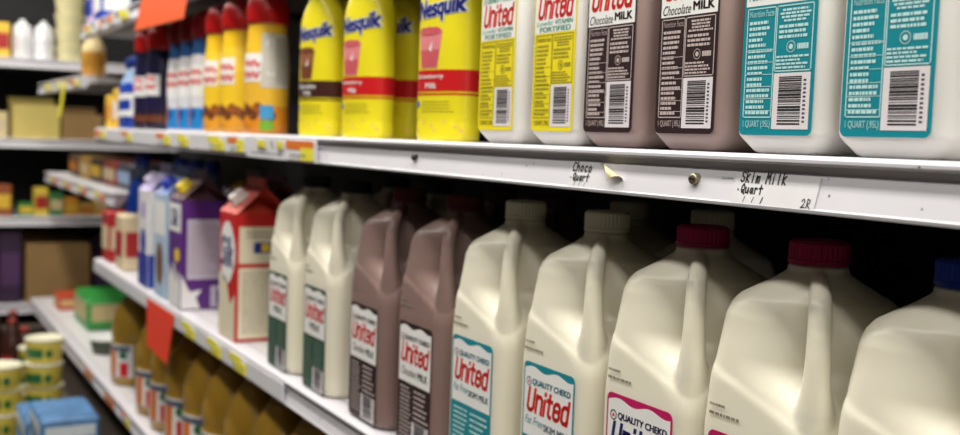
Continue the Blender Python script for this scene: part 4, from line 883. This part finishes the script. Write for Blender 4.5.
def hand(p, st, u, v, cw, ch, t, m=0):
    for i, c in enumerate(st):
        for s_ in GL[c]: p.stroke([(u + i * cw + a * cw * 0.78, v + bb * ch) for a, bb in s_], t, m, 0.0)
INK = mat('marker_ink', (18, 16, 18), 0.5, 0.1)
PAPER = mat('tape_white', (212, 210, 213), 0.45, 0.03, 60)
# rail face leans: y on the face at height z below the shelf top
def face_y(dz): return 0.005 - 0.0055 * (dz - 0.0125) / 0.020
def railmap(x, z, h): return (x, face_y(U - z) - 0.0008 - h, z)
t = thing('shelf_tag', 'white shelf tag handwritten skim milk quart under the teal bottles', 'shelf tag', (0, 0, 0))
b = MB(); pr = Print(lambda u, v, h: (u, face_y(U - v) - 0.0006 - h, v))
pr.rect(-0.528, -0.4545, U - 0.0335, U - 0.0128, 0, 0.0, 8, 4); pr.build('tag_paper', PAPER, t)
p = Print(railmap)
hand(p, 'Skim Milk', -0.5225, U - 0.0190, 0.0046, 0.0070, 0.0011); hand(p, '.Quart', -0.5240, U - 0.0262, 0.0040, 0.0058, 0.0011); hand(p, '2R', -0.4655, U - 0.0325, 0.0042, 0.0056, 0.0007)
for k, x in enumerate((-0.516, -0.508, -0.500)): p.stroke([(x, U - 0.0320), (x + 0.001, U - 0.0285)], 0.0005 + 0.0004 * (k == 2), 0, 0.0)
p.build('handwriting', INK, t)
p = Print(railmap); p.stroke([(-0.5415, U - 0.0170), (-0.5310, U - 0.0168)], 0.0005, 0, 0.0); tag(p.build('pencil_line', GREYP), 'thin grey pencil line left of the skim milk tag', 'pencil line')
# peeling tag
t = thing('shelf_tag', 'peeling white shelf tag handwritten choco quart with curled corner', 'shelf tag', (0, 0, 0))
def peel(u, v):
    # u 0..1 across, v 0..1 up; the upper right corner rolls forward and down
    x = -0.722 + 0.074 * u; z = U - 0.0335 + 0.0215 * v
    d = (u * 0.9 + v * 0.75) - 1.14
    y = face_y(U - z) - 0.0004
    if d > 0:
        a = min(d / 0.14, 3.6); rr = 0.0042
        y -= rr * (1 - math.cos(a)); sh = (d * 0.028 - rr * math.sin(a)) if a < 3.5 else d * 0.040
        x -= sh * 0.80; z -= sh * 0.72
    return (x, y, z)
b = MB(); nu, nv = 28, 16
b.add([peel(i / nu, j / nv) for j in range(nv + 1) for i in range(nu + 1)], [(j * (nu + 1) + i, j * (nu + 1) + i + 1, (j + 1) * (nu + 1) + i + 1, (j + 1) * (nu + 1) + i) for j in range(nv) for i in range(nu)], 0, True)
for k, f in enumerate(b.f):
    i, j = k % nu, k // nu
    if (i / nu * 0.9 + j / nv * 0.75) - 1.14 > 0.10: b.m[k] = 1
b.build('tag_paper', [PAPER, mat('peeled_backing', (206, 196, 150), 0.5, 0.08, 80)], t)
p = Print(railmap); hand(p, 'Choco', -0.7190, U - 0.0200, 0.0056, 0.0072, 0.0013); hand(p, '.Quart', -0.7200, U - 0.0275, 0.0046, 0.0060, 0.0012)
for x in (-0.712, -0.705, -0.698): p.stroke([(x, U - 0.0318), (x + 0.0012, U - 0.0285)], 0.0005, 0, 0.0)
p.build('handwriting', INK, t)
